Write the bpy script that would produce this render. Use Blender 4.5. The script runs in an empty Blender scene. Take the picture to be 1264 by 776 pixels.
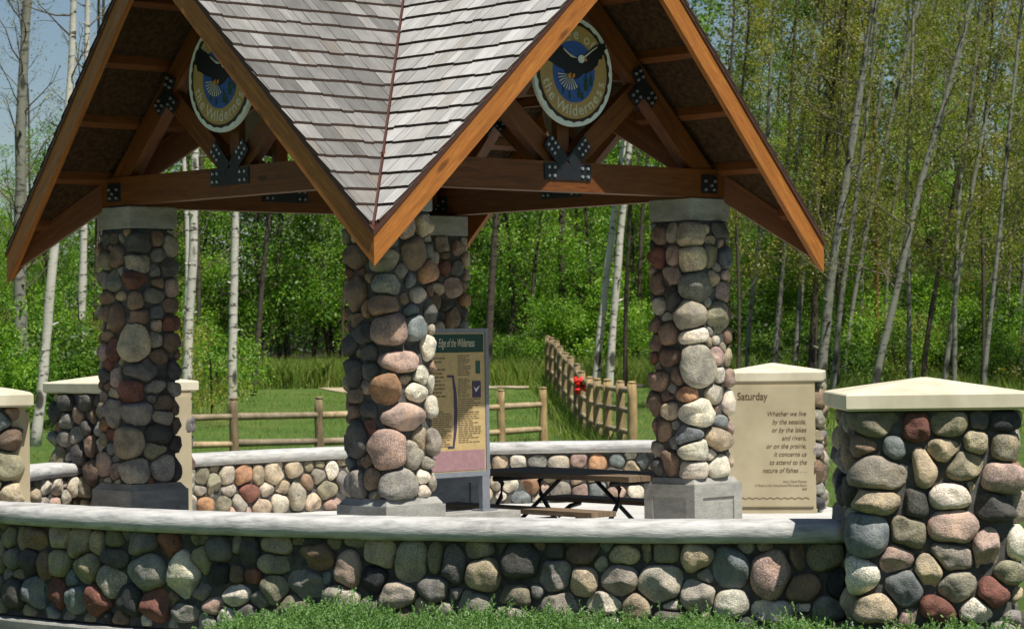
import bpy, math, random
import numpy as np
from mathutils import Matrix, Vector, noise

# ------------------------------------------------------------------ camera, world, sun, exposure
S = bpy.context.scene
COL = S.collection
cam_d = bpy.data.cameras.new('camera'); cam = bpy.data.objects.new('camera', cam_d); COL.objects.link(cam); S.camera = cam
cam_d.sensor_width = 36; cam_d.lens = 3125/1264*36; cam_d.clip_start = .5; cam_d.clip_end = 3000
_p, _r = .0095, .0125
_f = Vector((0, math.cos(_p), math.sin(_p))); _R0 = Vector((1,0,0)); _U0 = Vector((0,-math.sin(_p), math.cos(_p)))
_R = _R0*math.cos(_r)-_U0*math.sin(_r); _U = _U0*math.cos(_r)+_R0*math.sin(_r)
M = Matrix((_R, _U, -_f)).transposed().to_4x4(); M.translation = (0,0,1.88); cam.matrix_world = M
cam_d.dof.use_dof = True; cam_d.dof.focus_distance = 18.5; cam_d.dof.aperture_fstop = 6.3

SUN_EL, SUN_AZ = math.radians(62), math.radians(142)      # azimuth measured from +Y towards +X
sun_v = Vector((math.cos(SUN_EL)*math.sin(SUN_AZ), math.cos(SUN_EL)*math.cos(SUN_AZ), math.sin(SUN_EL)))
W = bpy.data.worlds.new('World'); S.world = W; W.use_nodes = True
nt = W.node_tree; nt.nodes.clear()
sky = nt.nodes.new('ShaderNodeTexSky'); sky.sky_type = 'NISHITA'; sky.sun_disc = False
sky.sun_elevation = SUN_EL; sky.sun_rotation = SUN_AZ; sky.air_density = 1.0; sky.dust_density = .3; sky.ozone_density = 2.0
bg = nt.nodes.new('ShaderNodeBackground'); bg.inputs[1].default_value = .056
wo = nt.nodes.new('ShaderNodeOutputWorld'); nt.links.new(sky.outputs[0], bg.inputs[0]); nt.links.new(bg.outputs[0], wo.inputs[0])
sd = bpy.data.lights.new('sun', 'SUN'); sd.energy = 5.0; sd.angle = math.radians(.53); sd.color = (1, .955, .88)
so = bpy.data.objects.new('sun', sd); COL.objects.link(so); so.location = (10,-10,30)
so.rotation_euler = sun_v.to_track_quat('Z', 'Y').to_euler()
S.view_settings.view_transform = 'Standard'; S.view_settings.look = 'None'; S.view_settings.exposure = 0.36; S.view_settings.gamma = 1
S.view_settings.use_curve_mapping = False
S.render.film_transparent = False
try:
    S.cycles.max_bounces = 6; S.cycles.transmission_bounces = 4; S.cycles.diffuse_bounces = 3
except Exception: pass

# measured layout, in metres
FRONT_EDGE = [[-4.35,19.851],[-4.021,19.507],[-3.692,19.183],[-3.363,18.881],[-3.034,18.599],[-2.705,18.337],[-2.376,18.094],[-2.047,17.871],[-1.718,17.665],[-1.389,17.478],[-1.06,17.308],[-0.731,17.155],[-0.402,17.018],[-0.073,16.897],[0.256,16.791],[0.585,16.7],[0.914,16.624],[1.243,16.561],[1.572,16.512],[1.901,16.476],[2.12,16.458]]
BACK_EDGE = [[-4.7,21.2],[-4.841,21.656],[-4.971,22.115],[-5.072,22.578],[-5.134,23.047],[-5.152,23.519],[-5.126,23.991],[-5.055,24.459],[-4.942,24.919],[-4.792,25.368],[-4.602,25.801],[-4.369,26.21],[-4.093,26.592],[-3.787,26.954],[-3.469,27.308],[-3.147,27.656],[-2.809,27.984],[-2.441,28.276],[-2.041,28.526],[-1.618,28.741],[-1.181,28.93],[-0.735,29.092],[-0.279,29.22],[0.185,29.306],[0.654,29.349],[1.117,29.341],[1.553,29.254],[1.942,29.059],[2.271,28.761],[2.554,28.395],[2.75,28.1]]
S_FRONT = [[1.191,0.454,0.155,0.159,"o"],[1.344,0.441,0.129,0.185,"t"],[1.493,0.461,0.252,0.145,"n"],[1.79,0.473,0.22,0.156,"t"],[2.006,0.45,0.231,0.207,"t"],[2.186,0.457,0.122,0.167,"t"],[2.362,0.493,0.182,0.115,"o"],[2.621,0.474,0.315,0.152,"g"],[2.894,0.465,0.185,0.163,"r"],[3.166,0.518,0.129,0.087,"o"],[3.341,0.449,0.205,0.173,"g"],[1.244,0.298,0.219,0.159,"g"],[1.438,0.287,0.191,0.184,"d"],[1.608,0.263,0.155,0.196,"n"],[1.783,0.291,0.22,0.195,"o"],[2.07,0.272,0.286,0.206,"o"],[2.36,0.355,0.292,0.128,"d"],[2.312,0.194,0.33,0.217,"a"],[2.687,0.268,0.381,0.227,"g"],[3.032,0.258,0.312,0.349,"w"],[3.196,0.376,0.177,0.186,"o"],[3.177,0.158,0.193,0.112,"g"],[3.354,0.295,0.173,0.136,"k"],[1.25,0.053,0.241,0.225,"d"],[1.486,0.06,0.242,0.223,"b"],[1.743,0.061,0.242,0.234,"r"],[1.951,0.04,0.214,0.207,"b"],[2.189,0.041,0.281,0.218,"r"],[2.5,0.063,0.25,0.216,"k"],[2.752,0.038,0.257,0.214,"r"],[3.004,0.001,0.248,0.125,"g"],[3.272,0.057,0.222,0.111,"p"],[3.609,0.452,0.136,0.196,"d"],[3.819,0.495,0.251,0.122,"t"],[3.994,0.53,0.115,0.049,"o"],[4.15,0.425,0.312,0.157,"n"],[4.444,0.535,0.192,0.072,"o"],[4.632,0.468,0.201,0.179,"t"],[4.863,0.414,0.21,0.273,"a"],[5.032,0.429,0.103,0.236,"o"],[3.802,0.373,0.266,0.134,"o"],[3.476,0.288,0.139,0.123,"n"],[3.629,0.281,0.144,0.098,"r"],[3.807,0.19,0.222,0.183,"o"],[4.055,0.235,0.287,0.182,"g"],[4.218,0.289,0.07,0.084,"b"],[4.393,0.342,0.179,0.24,"p"],[4.583,0.288,0.202,0.179,"k"],[3.49,0.141,0.216,0.135,"w"],[3.694,0.125,0.165,0.11,"g"],[4.342,0.161,0.318,0.156,"a"],[4.748,0.185,0.318,0.167,"a"],[5.023,0.24,0.219,0.177,"g"],[5.349,0.5,0.263,0.117,"o"],[5.633,0.44,0.294,0.222,"d"],[5.164,0.397,0.153,0.33,"d"],[5.372,0.342,0.213,0.211,"t"],[5.865,0.501,0.121,0.116,"d"],[6.056,0.486,0.226,0.128,"n"],[6.304,0.476,0.223,0.115,"t"],[6.48,0.495,0.093,0.138,"o"],[5.856,0.338,0.211,0.209,"g"],[6.048,0.306,0.179,0.174,"t"],[6.285,0.309,0.247,0.208,"a"],[5.575,0.205,0.295,0.129,"o"],[5.294,0.141,0.252,0.153,"a"],[5.884,0.153,0.241,0.151,"a"],[6.188,0.169,0.248,0.139,"w"],[6.554,0.495,0.232,0.138,"o"],[6.785,0.461,0.19,0.184,"t"],[7.003,0.405,0.218,0.252,"b"],[7.264,0.37,0.24,0.343,"p"],[7.425,0.467,0.097,0.206,"n"],[7.618,0.466,0.251,0.182,"o"],[6.552,0.294,0.279,0.242,"a"],[6.794,0.221,0.242,0.207,"a"],[6.999,0.164,0.241,0.183,"w"],[7.261,0.125,0.286,0.137,"w"],[7.456,0.267,0.217,0.183,"n"],[7.695,0.301,0.148,0.262,"k"],[7.624,0.13,0.274,0.171,"g"],[6.619,0.151,0.104,0.069,"w"]]
S_BACK = [[6.046,0.461,0.178,0.172,"o"],[6.205,0.375,0.179,0.273,"o"],[6.396,0.459,0.181,0.202,"a"],[6.633,0.448,0.237,0.203,"c"],[6.842,0.438,0.16,0.204,"t"],[7.065,0.457,0.285,0.235,"t"],[7.328,0.475,0.231,0.177,"t"],[7.667,0.513,0.136,0.074,"o"],[7.814,0.448,0.143,0.224,"w"],[7.962,0.532,0.15,0.09,"t"],[7.631,0.388,0.214,0.164,"a"],[7.51,0.334,0.156,0.208,"n"],[6.025,0.313,0.206,0.1,"a"],[6.422,0.292,0.238,0.116,"a"],[6.697,0.241,0.303,0.204,"r"],[6.961,0.271,0.195,0.132,"w"],[7.173,0.283,0.2,0.147,"t"],[7.368,0.185,0.247,0.385,"a"],[7.74,0.22,0.304,0.194,"o"],[7.959,0.323,0.15,0.299,"g"],[6.107,0.158,0.311,0.143,"c"],[6.353,0.144,0.209,0.159,"o"],[6.581,0.138,0.209,0.189,"a"],[6.865,0.093,0.3,0.146,"t"],[7.143,0.108,0.246,0.206,"w"],[7.593,0.1,0.206,0.223,"t"],[7.814,0.06,0.202,0.164,"p"],[5.92,0.218,0.112,0.142,"w"],[9.841,0.467,0.203,0.149,"t"],[10.049,0.463,0.197,0.162,"w"],[10.27,0.458,0.239,0.149,"g"],[10.521,0.441,0.238,0.187,"a"],[10.752,0.488,0.187,0.15,"p"],[10.963,0.435,0.199,0.199,"c"],[11.213,0.47,0.188,0.15,"b"],[11.485,0.47,0.169,0.174,"b"],[11.376,0.383,0.216,0.199,"t"],[11.174,0.346,0.225,0.1,"w"],[9.792,0.257,0.14,0.223,"a"],[9.957,0.228,0.177,0.199,"w"],[10.222,0.21,0.264,0.187,"c"],[10.347,0.145,0.138,0.149,"p"],[10.535,0.142,0.238,0.174,"g"],[10.772,0.126,0.187,0.199,"p"],[10.96,0.149,0.212,0.175,"b"],[11.196,0.109,0.276,0.15,"p"],[11.398,0.122,0.23,0.174,"w"],[9.854,0.094,0.114,0.099,"w"]]
S_NEAR = [[3.237,1.325,0.469,0.142,"o"],[3.504,1.304,0.196,0.187,"r"],[0.073,1.319,0.272,0.142,"o"],[0.248,1.34,0.142,0.107,"d"],[0.413,1.332,0.186,0.125,"k"],[3.161,1.19,0.273,0.125,"n"],[3.369,1.181,0.142,0.134,"b"],[0.026,1.159,0.348,0.125,"t"],[0.223,1.206,0.16,0.142,"t"],[0.425,1.163,0.196,0.178,"o"],[3.259,1.018,0.59,0.196,"a"],[3.548,1.054,0.16,0.249,"t"],[0.164,1.059,0.249,0.178,"o"],[0.389,0.985,0.294,0.196,"p"],[3.245,0.841,0.499,0.151,"t"],[3.506,0.828,0.196,0.196,"d"],[0.067,0.874,0.378,0.151,"w"],[0.198,0.931,0.057,0.08,"t"],[0.351,0.808,0.365,0.16,"d"],[3.195,0.644,0.358,0.264,"b"],[3.459,0.664,0.276,0.187,"o"],[0.082,0.683,0.424,0.205,"p"],[0.267,0.542,0.169,0.267,"p"],[0.509,0.578,0.161,0.215,"w"],[3.377,0.492,0.24,0.151,"p"],[0.056,0.506,0.378,0.169,"a"],[3.589,0.417,0.227,0.214,"t"],[0.418,0.398,0.214,0.134,"o"],[3.112,0.383,0.359,0.224,"w"],[3.422,0.317,0.263,0.205,"b"],[0.086,0.314,0.348,0.178,"a"],[0.311,0.279,0.216,0.178,"r"],[0.509,0.239,0.107,0.125,"t"],[3.248,0.19,0.514,0.151,"t"],[3.622,0.182,0.287,0.16,"r"],[3.443,0.13,0.16,0.107,"p"],[0.217,0.17,0.249,0.151,"w"],[0.464,0.119,0.16,0.089,"g"]]
S_PF = [[1.19,2.492,0.231,0.205,"n"],[1.483,2.468,0.289,0.159,"o"],[0.147,2.714,0.156,0.154,"t"],[0.038,2.515,0.223,0.262,"n"],[0.212,2.539,0.117,0.139,"g"],[0.181,2.363,0.161,0.191,"c"],[1.174,2.244,0.226,0.278,"n"],[1.336,2.335,0.125,0.065,"n"],[1.503,2.287,0.295,0.13,"g"],[0.006,2.318,0.099,0.109,"b"],[1.479,2.129,0.29,0.137,"n"],[1.65,2.179,0.124,0.08,"n"],[0.072,2.209,0.186,0.109,"a"],[0.212,2.253,0.103,0.117,"n"],[1.181,2.032,0.251,0.088,"n"],[0.012,2.099,0.272,0.087,"b"],[0.212,2.084,0.154,0.191,"d"],[1.524,1.969,0.259,0.217,"p"],[0.039,1.968,0.223,0.175,"b"],[1.283,1.928,0.229,0.146,"d"],[0.182,1.82,0.132,0.249,"w"],[1.12,1.857,0.144,0.161,"d"],[1.337,1.782,0.16,0.131,"d"],[1.612,1.718,0.492,0.145,"p"],[1.155,1.648,0.176,0.195,"d"],[1.346,1.648,0.177,0.177,"d"],[1.478,1.52,0.243,0.208,"c"],[0.107,1.618,0.179,0.13,"w"],[1.641,1.592,0.137,0.064,"t"],[0.212,1.558,0.106,0.154,"w"],[0.058,1.497,0.343,0.121,"w"],[1.16,1.469,0.2,0.097,"n"],[1.626,1.315,0.506,0.177,"p"],[0.212,1.371,0.163,0.195,"w"],[1.137,1.347,0.158,0.097,"n"],[1.328,1.361,0.202,0.105,"d"],[1.492,1.079,0.321,0.272,"p"],[0.013,1.047,0.178,0.21,"a"],[0.089,1.141,0.138,0.194,"t"],[0.212,1.136,0.163,0.252,"a"],[1.184,1.13,0.214,0.308,"d"],[0.161,0.968,0.126,0.105,"a"],[1.178,0.83,0.218,0.283,"g"],[1.344,0.868,0.214,0.145,"n"],[1.379,0.732,0.172,0.088,"o"],[1.587,0.811,0.355,0.241,"g"],[0.116,0.873,0.156,0.097,"w"],[0.136,0.742,0.167,0.13,"w"],[0.212,0.835,0.098,0.309,"a"]]
S_PR = [[1.146,2.71,0.168,0.155,"n"],[1.296,2.727,0.117,0.162,"a"],[1.477,2.705,0.217,0.184,"t"],[1.633,2.753,0.079,0.077,"t"],[0.109,2.749,0.205,0.139,"d"],[1.687,2.662,0.223,0.077,"t"],[1.138,2.539,0.155,0.186,"r"],[1.314,2.549,0.159,0.162,"p"],[1.487,2.513,0.272,0.199,"t"],[1.674,2.538,0.17,0.185,"o"],[0.162,2.533,0.141,0.217,"b"],[0.212,2.378,0.148,0.124,"p"],[1.289,2.372,0.234,0.147,"p"],[0.01,2.353,0.157,0.116,"t"],[1.128,2.314,0.16,0.194,"n"],[1.534,2.283,0.378,0.23,"g"],[1.308,2.194,0.181,0.2,"d"],[0.156,2.238,0.187,0.147,"p"],[1.131,2.136,0.164,0.14,"a"],[1.469,2.053,0.315,0.215,"a"],[0.061,2.037,0.25,0.24,"o"],[0.212,2.067,0.093,0.186,"r"],[1.23,2.041,0.107,0.07,"a"],[1.089,1.981,0.109,0.124,"n"],[1.249,1.91,0.192,0.17,"n"],[1.506,1.884,0.329,0.115,"w"],[0.212,1.888,0.117,0.124,"n"],[0.057,1.843,0.091,0.07,"w"],[1.085,1.826,0.148,0.14,"n"],[1.059,1.705,0.109,0.124,"r"],[1.267,1.704,0.256,0.139,"n"],[1.533,1.634,0.378,0.322,"a"],[0.055,1.708,0.131,0.155,"p"],[0.212,1.705,0.155,0.148,"t"],[0.081,1.56,0.114,0.124,"w"],[0.212,1.526,0.148,0.14,"p"],[1.124,1.526,0.21,0.171,"n"],[1.338,1.558,0.117,0.185,"n"],[1.218,1.388,0.139,0.085,"n"],[1.451,1.405,0.258,0.115,"c"],[0.015,1.4,0.302,0.139,"a"],[1.059,1.324,0.156,0.202,"n"],[1.259,1.272,0.181,0.139,"t"],[1.525,1.251,0.43,0.215,"w"],[0.212,1.325,0.186,0.218,"w"],[0.09,1.173,0.276,0.108,"b"],[0.212,1.138,0.117,0.155,"p"],[1.059,1.13,0.093,0.156,"n"],[1.16,1.108,0.197,0.178,"n"],[1.31,1.157,0.085,0.069,"g"],[1.435,1.075,0.301,0.153,"b"],[0.053,1.036,0.341,0.178,"t"],[1.087,0.952,0.14,0.132,"a"],[1.485,0.953,0.283,0.169,"w"],[1.262,0.856,0.16,0.216,"n"],[1.676,0.907,0.131,0.085,"w"],[1.483,0.792,0.305,0.13,"w"],[1.07,0.804,0.155,0.171,"d"],[0.048,0.812,0.263,0.185,"w"],[0.212,0.859,0.085,0.249,"t"]]
S_PL = [[1.145,2.738,0.12,0.094,"d"],[1.265,2.742,0.106,0.093,"n"],[1.381,2.745,0.092,0.078,"g"],[1.549,2.711,0.275,0.155,"d"],[0.023,2.745,0.146,0.117,"n"],[0.155,2.701,0.156,0.196,"a"],[1.164,2.573,0.199,0.156,"o"],[1.331,2.584,0.185,0.187,"n"],[1.552,2.533,0.273,0.139,"a"],[0.143,2.502,0.192,0.141,"d"],[0.04,2.613,0.172,0.109,"g"],[1.119,2.41,0.135,0.141,"g"],[1.286,2.398,0.185,0.156,"g"],[1.517,2.393,0.255,0.139,"r"],[0.028,2.371,0.146,0.093,"n"],[0.169,2.341,0.149,0.149,"p"],[1.158,2.253,0.208,0.109,"n"],[1.366,2.272,0.158,0.07,"t"],[1.515,2.223,0.103,0.17,"n"],[1.692,2.278,0.238,0.14,"g"],[0.167,2.192,0.164,0.11,"n"],[1.17,2.12,0.133,0.172,"n"],[1.321,2.094,0.159,0.218,"n"],[1.541,2.107,0.198,0.124,"n"],[0.015,2.13,0.132,0.125,"b"],[0.155,2.036,0.18,0.125,"r"],[1.495,1.883,0.313,0.302,"t"],[1.687,1.912,0.159,0.14,"a"],[0.153,1.879,0.172,0.172,"n"],[1.18,1.948,0.133,0.094,"n"],[1.275,1.822,0.159,0.187,"r"],[0.029,1.771,0.252,0.125,"n"],[1.581,1.657,0.527,0.163,"g"],[0.2,1.652,0.172,0.188,"d"],[1.284,1.597,0.172,0.202,"p"],[1.118,1.612,0.133,0.125,"d"],[1.483,1.481,0.228,0.178,"r"],[1.672,1.516,0.264,0.117,"g"],[0.188,1.496,0.172,0.125,"g"],[1.662,1.423,0.119,0.07,"g"],[0.08,1.389,0.265,0.125,"n"],[0.222,1.338,0.118,0.141,"n"],[1.237,1.324,0.199,0.265,"a"],[1.068,1.314,0.071,0.173,"a"],[1.512,1.303,0.338,0.178,"g"],[0.069,1.257,0.265,0.109,"a"],[0.222,1.189,0.118,0.141,"n"],[0.011,1.126,0.37,0.148,"d"],[1.425,1.056,0.357,0.248,"t"],[1.068,1.079,0.141,0.157,"o"],[1.675,0.987,0.291,0.124,"o"],[0.221,1.033,0.172,0.141,"d"],[1.103,0.869,0.174,0.251,"p"],[1.269,0.827,0.132,0.156,"p"],[1.499,0.832,0.288,0.193,"a"],[0.054,0.852,0.305,0.203,"a"],[0.222,0.836,0.133,0.219,"d"]]
F1P = [[-5.749,41.0],[-4.639,42.0],[-3.32,43.2],[-1.821,44.4],[-0.221,45.6],[0.545,46.2]]
F1Z = [0.977,0.966,0.936,0.932,0.974,0.996]
F2P = [[1.857,39.5],[1.757,41.3],[1.6,43.1],[1.484,44.6],[1.399,46.0],[1.296,47.6],[1.247,49.2],[1.164,51.0],[1.092,53.0],[1.034,55.2],[1.005,57.5],[0.929,59.7],[0.859,61.5]]
F2Z = [1.196,1.18,1.18,1.172,1.181,1.265,1.387,1.518,1.59,1.72,1.825,1.901,1.942]
BOW = [1.252,47.2,0.999]
TREES = [
('grey forked aspen against blue sky at the far left, bare limbs above', 'g', [[-10.518, 54.0, -0.188], [-10.495, 54.0, 3.527], [-10.445, 54.0, 6.64], [-10.338, 54.0, 8.543], [-10.262, 54.0, 9.235], [-9.877, 54.0, 12.714]], 0.164, 0.067, {'per': 6, 'nb': 22, 'ln': 2.2, 'z0': 0.3, 'lsz': 0.05, 'rise': 0.9}),
('leaning white aspen between the two left-hand piers', 'w', [[-8.901, 47.0, -0.148], [-8.738, 47.0, 1.052], [-8.601, 47.0, 2.554], [-8.483, 47.0, 3.757], [-8.268, 47.0, 5.561], [-8.133, 47.0, 6.915], [-8.073, 47.0, 8.271], [-7.919, 47.0, 11.768]], 0.105, 0.045, {'per': 5, 'nb': 14, 'ln': 1.8, 'lsz': 0.06, 'z0': 0.4}),
('straight pale aspen rising over the far left pier cap', 'w', [[-9.437, 55.0, 0.55], [-9.369, 55.0, 1.956], [-9.293, 55.0, 4.068], [-9.212, 55.0, 6.71], [-9.148, 55.0, 9.355], [-9.063, 55.0, 12.854]], 0.097, 0.042, {'per': 5, 'nb': 14, 'ln': 1.8, 'lsz': 0.06, 'z0': 0.4}),
('thin dark stem beside the shaded stone post', 'd', [[-9.967, 60.0, 0.616], [-9.89, 60.0, 2.343], [-9.812, 60.0, 4.263], [-9.75, 60.0, 8.107], [-9.71, 60.0, 10.031], [-9.637, 60.0, 13.53]], 0.067, 0.023, {'per': 6, 'nb': 16, 'ln': 1.6, 'z0': 0.3, 'lsz': 0.06}),
('pale knotty aspen just right of the shaded stone post', 'w', [[-6.472, 50.0, 0.324], [-6.386, 50.0, 2.243], [-6.272, 50.0, 3.842], [-6.222, 50.0, 5.443], [-6.212, 50.0, 7.687], [-6.202, 50.0, 8.649], [-6.162, 50.0, 12.149]], 0.104, 0.048, {'knots': 16, 'per': 5, 'nb': 14, 'ln': 1.8, 'lsz': 0.06, 'z0': 0.4}),
('slender pale stem leaning against the knotty aspen', 'w', [[-6.634, 51.0, 0.294], [-6.585, 51.0, 1.761], [-6.517, 51.0, 3.393], [-6.535, 51.0, 4.7], [-6.615, 51.0, 6.335], [-6.734, 51.0, 8.79], [-6.904, 51.0, 12.285]], 0.057, 0.024, {'per': 5, 'nb': 14, 'ln': 1.8, 'lsz': 0.06, 'z0': 0.4}),
('white knotty aspen in the middle of the left opening', 'w', [[-5.78, 52.0, 0.5], [-5.747, 52.0, 1.913], [-5.696, 52.0, 3.411], [-5.65, 52.0, 4.576], [-5.595, 52.0, 6.408], [-5.533, 52.0, 8.908], [-5.447, 52.0, 12.407]], 0.1, 0.045, {'knots': 16, 'per': 5, 'nb': 14, 'ln': 1.8, 'lsz': 0.06, 'z0': 0.4}),
('dark slender tree bending right behind the left opening', 'd', [[-6.166, 60.0, 0.569], [-6.036, 60.0, 1.911], [-5.903, 60.0, 3.446], [-5.734, 60.0, 4.789], [-5.598, 60.0, 6.517], [-5.437, 60.0, 8.823], [-5.193, 60.0, 12.314]], 0.077, 0.023, {'leaf': 'leafG', 'per': 16, 'nb': 22, 'ln': 2, 'z0': 0.3, 'lsz': 0.07}),
('white aspen, left of the touching pair in the right opening', 'w', [[1.85, 58.0, 0.515], [2.039, 58.0, 2.183], [2.246, 58.0, 3.851], [2.451, 58.0, 5.335], [2.632, 58.0, 6.448], [2.826, 58.0, 8.49], [3.156, 58.0, 11.975]], 0.093, 0.045, {'leaf': 'leafG', 'knots': 10, 'per': 5, 'nb': 12, 'ln': 1.6, 'z0': 0.5}),
('white aspen, right of the touching pair in the right opening', 'w', [[2.169, 57.6, 0.483], [2.301, 57.6, 2.177], [2.451, 57.6, 3.835], [2.597, 57.6, 5.124], [2.761, 57.6, 6.414], [2.954, 57.6, 8.443], [3.284, 57.6, 11.927]], 0.092, 0.044, {'leaf': 'leafG', 'knots': 12, 'per': 5, 'nb': 12, 'ln': 1.6, 'z0': 0.5}),
('dark tree behind the top of the information board', 'd', [[-0.635, 64.0, 0.817], [-0.576, 64.0, 2.249], [-0.477, 64.0, 3.682], [-0.356, 64.0, 5.115], [-0.226, 64.0, 7.369], [-0.152, 64.0, 10.036], [-0.054, 64.0, 13.535]], 0.102, 0.037, {'leaf': 'leafG', 'per': 16, 'nb': 24, 'ln': 2.4, 'z0': 0.3, 'lsz': 0.075}),
('dark straight tree left of the climbing fence top', 'd', [[1.326, 68.0, 0.725], [1.346, 68.0, 2.248], [1.343, 68.0, 3.772], [1.384, 68.0, 5.296], [1.467, 68.0, 8.345], [1.5, 68.0, 10.962], [1.544, 68.0, 14.461]], 0.109, 0.046, {'leaf': 'leafG', 'per': 16, 'nb': 24, 'ln': 2.4, 'z0': 0.3, 'lsz': 0.075}),
('dark thin tree right of the touching white pair', 'd', [[2.754, 62.0, 0.61], [2.774, 62.0, 2.196], [2.854, 62.0, 3.783], [2.935, 62.0, 5.37], [3.01, 62.0, 8.151], [3.106, 62.0, 11.65]], 0.06, 0.024, {'leaf': 'leafG', 'per': 10, 'nb': 18, 'ln': 1.6, 'z0': 0.3, 'lsz': 0.07}),
('stout pale aspen leaning right behind the roof corner', 'g', [[6.302, 52.0, 0.765], [6.453, 52.0, 2.094], [6.64, 52.0, 3.589], [6.928, 52.0, 5.168], [7.148, 52.0, 6.582], [7.399, 52.0, 7.912], [7.544, 52.0, 8.745], [8.144, 52.0, 12.193]], 0.108, 0.05, {'knots': 12, 'per': 34, 'nb': 30, 'ln': 1.7, 'lsz': 0.05, 'z0': 0.22, 'rise': 0.7}),
('pale aspen bent low above the near right pier', 'g', [[7.083, 50.0, 0.795], [7.268, 50.0, 1.432], [7.572, 50.0, 2.548], [7.759, 50.0, 3.346], [7.999, 50.0, 4.464], [8.334, 50.0, 5.581], [8.702, 50.0, 6.699], [9.007, 50.0, 7.817], [9.176, 50.0, 8.457], [10.072, 50.0, 11.84]], 0.08, 0.038, {'per': 34, 'nb': 30, 'ln': 1.7, 'lsz': 0.05, 'z0': 0.22, 'rise': 0.7}),
('slim pale stem nearly upright beside the bent aspen', 'g', [[8.479, 54.0, 0.697], [8.459, 54.0, 1.734], [8.483, 54.0, 3.462], [8.433, 54.0, 4.847], [8.561, 54.0, 6.575], [8.664, 54.0, 8.998], [8.813, 54.0, 12.495]], 0.052, 0.026, {'per': 34, 'nb': 30, 'ln': 1.7, 'lsz': 0.05, 'z0': 0.22, 'rise': 0.7}),
('dark stem leaning right, second from the right edge cluster', 'd', [[9.044, 56.0, 0.651], [9.207, 56.0, 2.082], [9.476, 56.0, 3.333], [9.821, 56.0, 4.943], [10.088, 56.0, 6.016], [10.398, 56.0, 7.628], [10.672, 56.0, 9.241], [11.258, 56.0, 12.691]], 0.063, 0.027, {'per': 34, 'nb': 30, 'ln': 1.7, 'lsz': 0.05, 'z0': 0.22, 'rise': 0.7}),
('grey stem leaning right above the cap of the near right pier', 'g', [[9.001, 53.0, 0.796], [9.15, 53.0, 1.726], [9.337, 53.0, 2.911], [9.487, 53.0, 3.928], [9.78, 53.0, 5.452], [10.144, 53.0, 7.146], [10.508, 53.0, 8.841], [11.242, 53.0, 12.263]], 0.059, 0.025, {'per': 34, 'nb': 30, 'ln': 1.7, 'lsz': 0.05, 'z0': 0.22, 'rise': 0.7}),
('grey slim stem near the right edge, almost straight', 'g', [[9.461, 51.0, 0.827], [9.572, 51.0, 1.723], [9.719, 51.0, 2.863], [9.884, 51.0, 4.168], [9.98, 51.0, 5.147], [10.185, 51.0, 6.942], [10.372, 51.0, 8.575], [10.77, 51.0, 12.053]], 0.057, 0.024, {'per': 34, 'nb': 30, 'ln': 1.7, 'lsz': 0.05, 'z0': 0.22, 'rise': 0.7}),
('rust coloured dead stem deep in the right-hand woods', 'r', [[9.529, 66.0, 4.247], [9.553, 66.0, 5.938], [9.507, 66.0, 7.208], [9.479, 66.0, 8.266], [9.469, 66.0, 8.666]], 0.063, 0.025, {'per': 0, 'nb': 3, 'ln': 0.4, 'z0': 0.7}),
('dark aspen high behind the bright roof edge', 'd', [[6.809, 58.0, 0.824], [6.993, 58.0, 3.42], [7.212, 58.0, 5.833], [7.46, 58.0, 7.689], [7.708, 58.0, 9.546], [8.173, 58.0, 13.015]], 0.084, 0.039, {'per': 34, 'nb': 30, 'ln': 1.7, 'lsz': 0.05, 'z0': 0.22, 'rise': 0.7}),
('pale stem behind the Saturday pier, leaning right', 'g', [[6.66, 60.0, 0.793], [6.774, 60.0, 2.135], [6.929, 60.0, 3.669], [7.186, 60.0, 5.588], [7.52, 60.0, 7.507], [7.859, 60.0, 9.811], [8.368, 60.0, 13.274]], 0.077, 0.035, {'per': 34, 'nb': 30, 'ln': 1.7, 'lsz': 0.05, 'z0': 0.22, 'rise': 0.7}),
('thin pale stem just right of the sunny stone post', 'g', [[5.712, 62.0, 0.771], [5.81, 62.0, 2.158], [5.987, 62.0, 3.545], [6.227, 62.0, 5.131], [6.386, 62.0, 8.109], [6.532, 62.0, 10.096], [6.788, 62.0, 13.586]], 0.06, 0.024, {'per': 34, 'nb': 30, 'ln': 1.7, 'lsz': 0.05, 'z0': 0.22, 'rise': 0.7}),
('dark stem above the Saturday pier', 'd', [[6.591, 63.0, 0.844], [6.649, 63.0, 2.153], [6.752, 63.0, 3.765], [6.905, 63.0, 6.185], [7.105, 63.0, 9.01], [7.202, 63.0, 10.221], [7.482, 63.0, 13.71]], 0.06, 0.03, {'per': 34, 'nb': 30, 'ln': 1.7, 'lsz': 0.05, 'z0': 0.22, 'rise': 0.7}),
('grey stem in the upper right corner of the woods', 'g', [[8.332, 64.0, 0.705], [8.603, 64.0, 2.544], [9.0, 64.0, 4.588], [9.392, 64.0, 6.224], [9.871, 64.0, 8.269], [10.413, 64.0, 10.315], [11.308, 64.0, 13.698]], 0.061, 0.031, {'per': 34, 'nb': 30, 'ln': 1.7, 'lsz': 0.05, 'z0': 0.22, 'rise': 0.7})]

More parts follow.
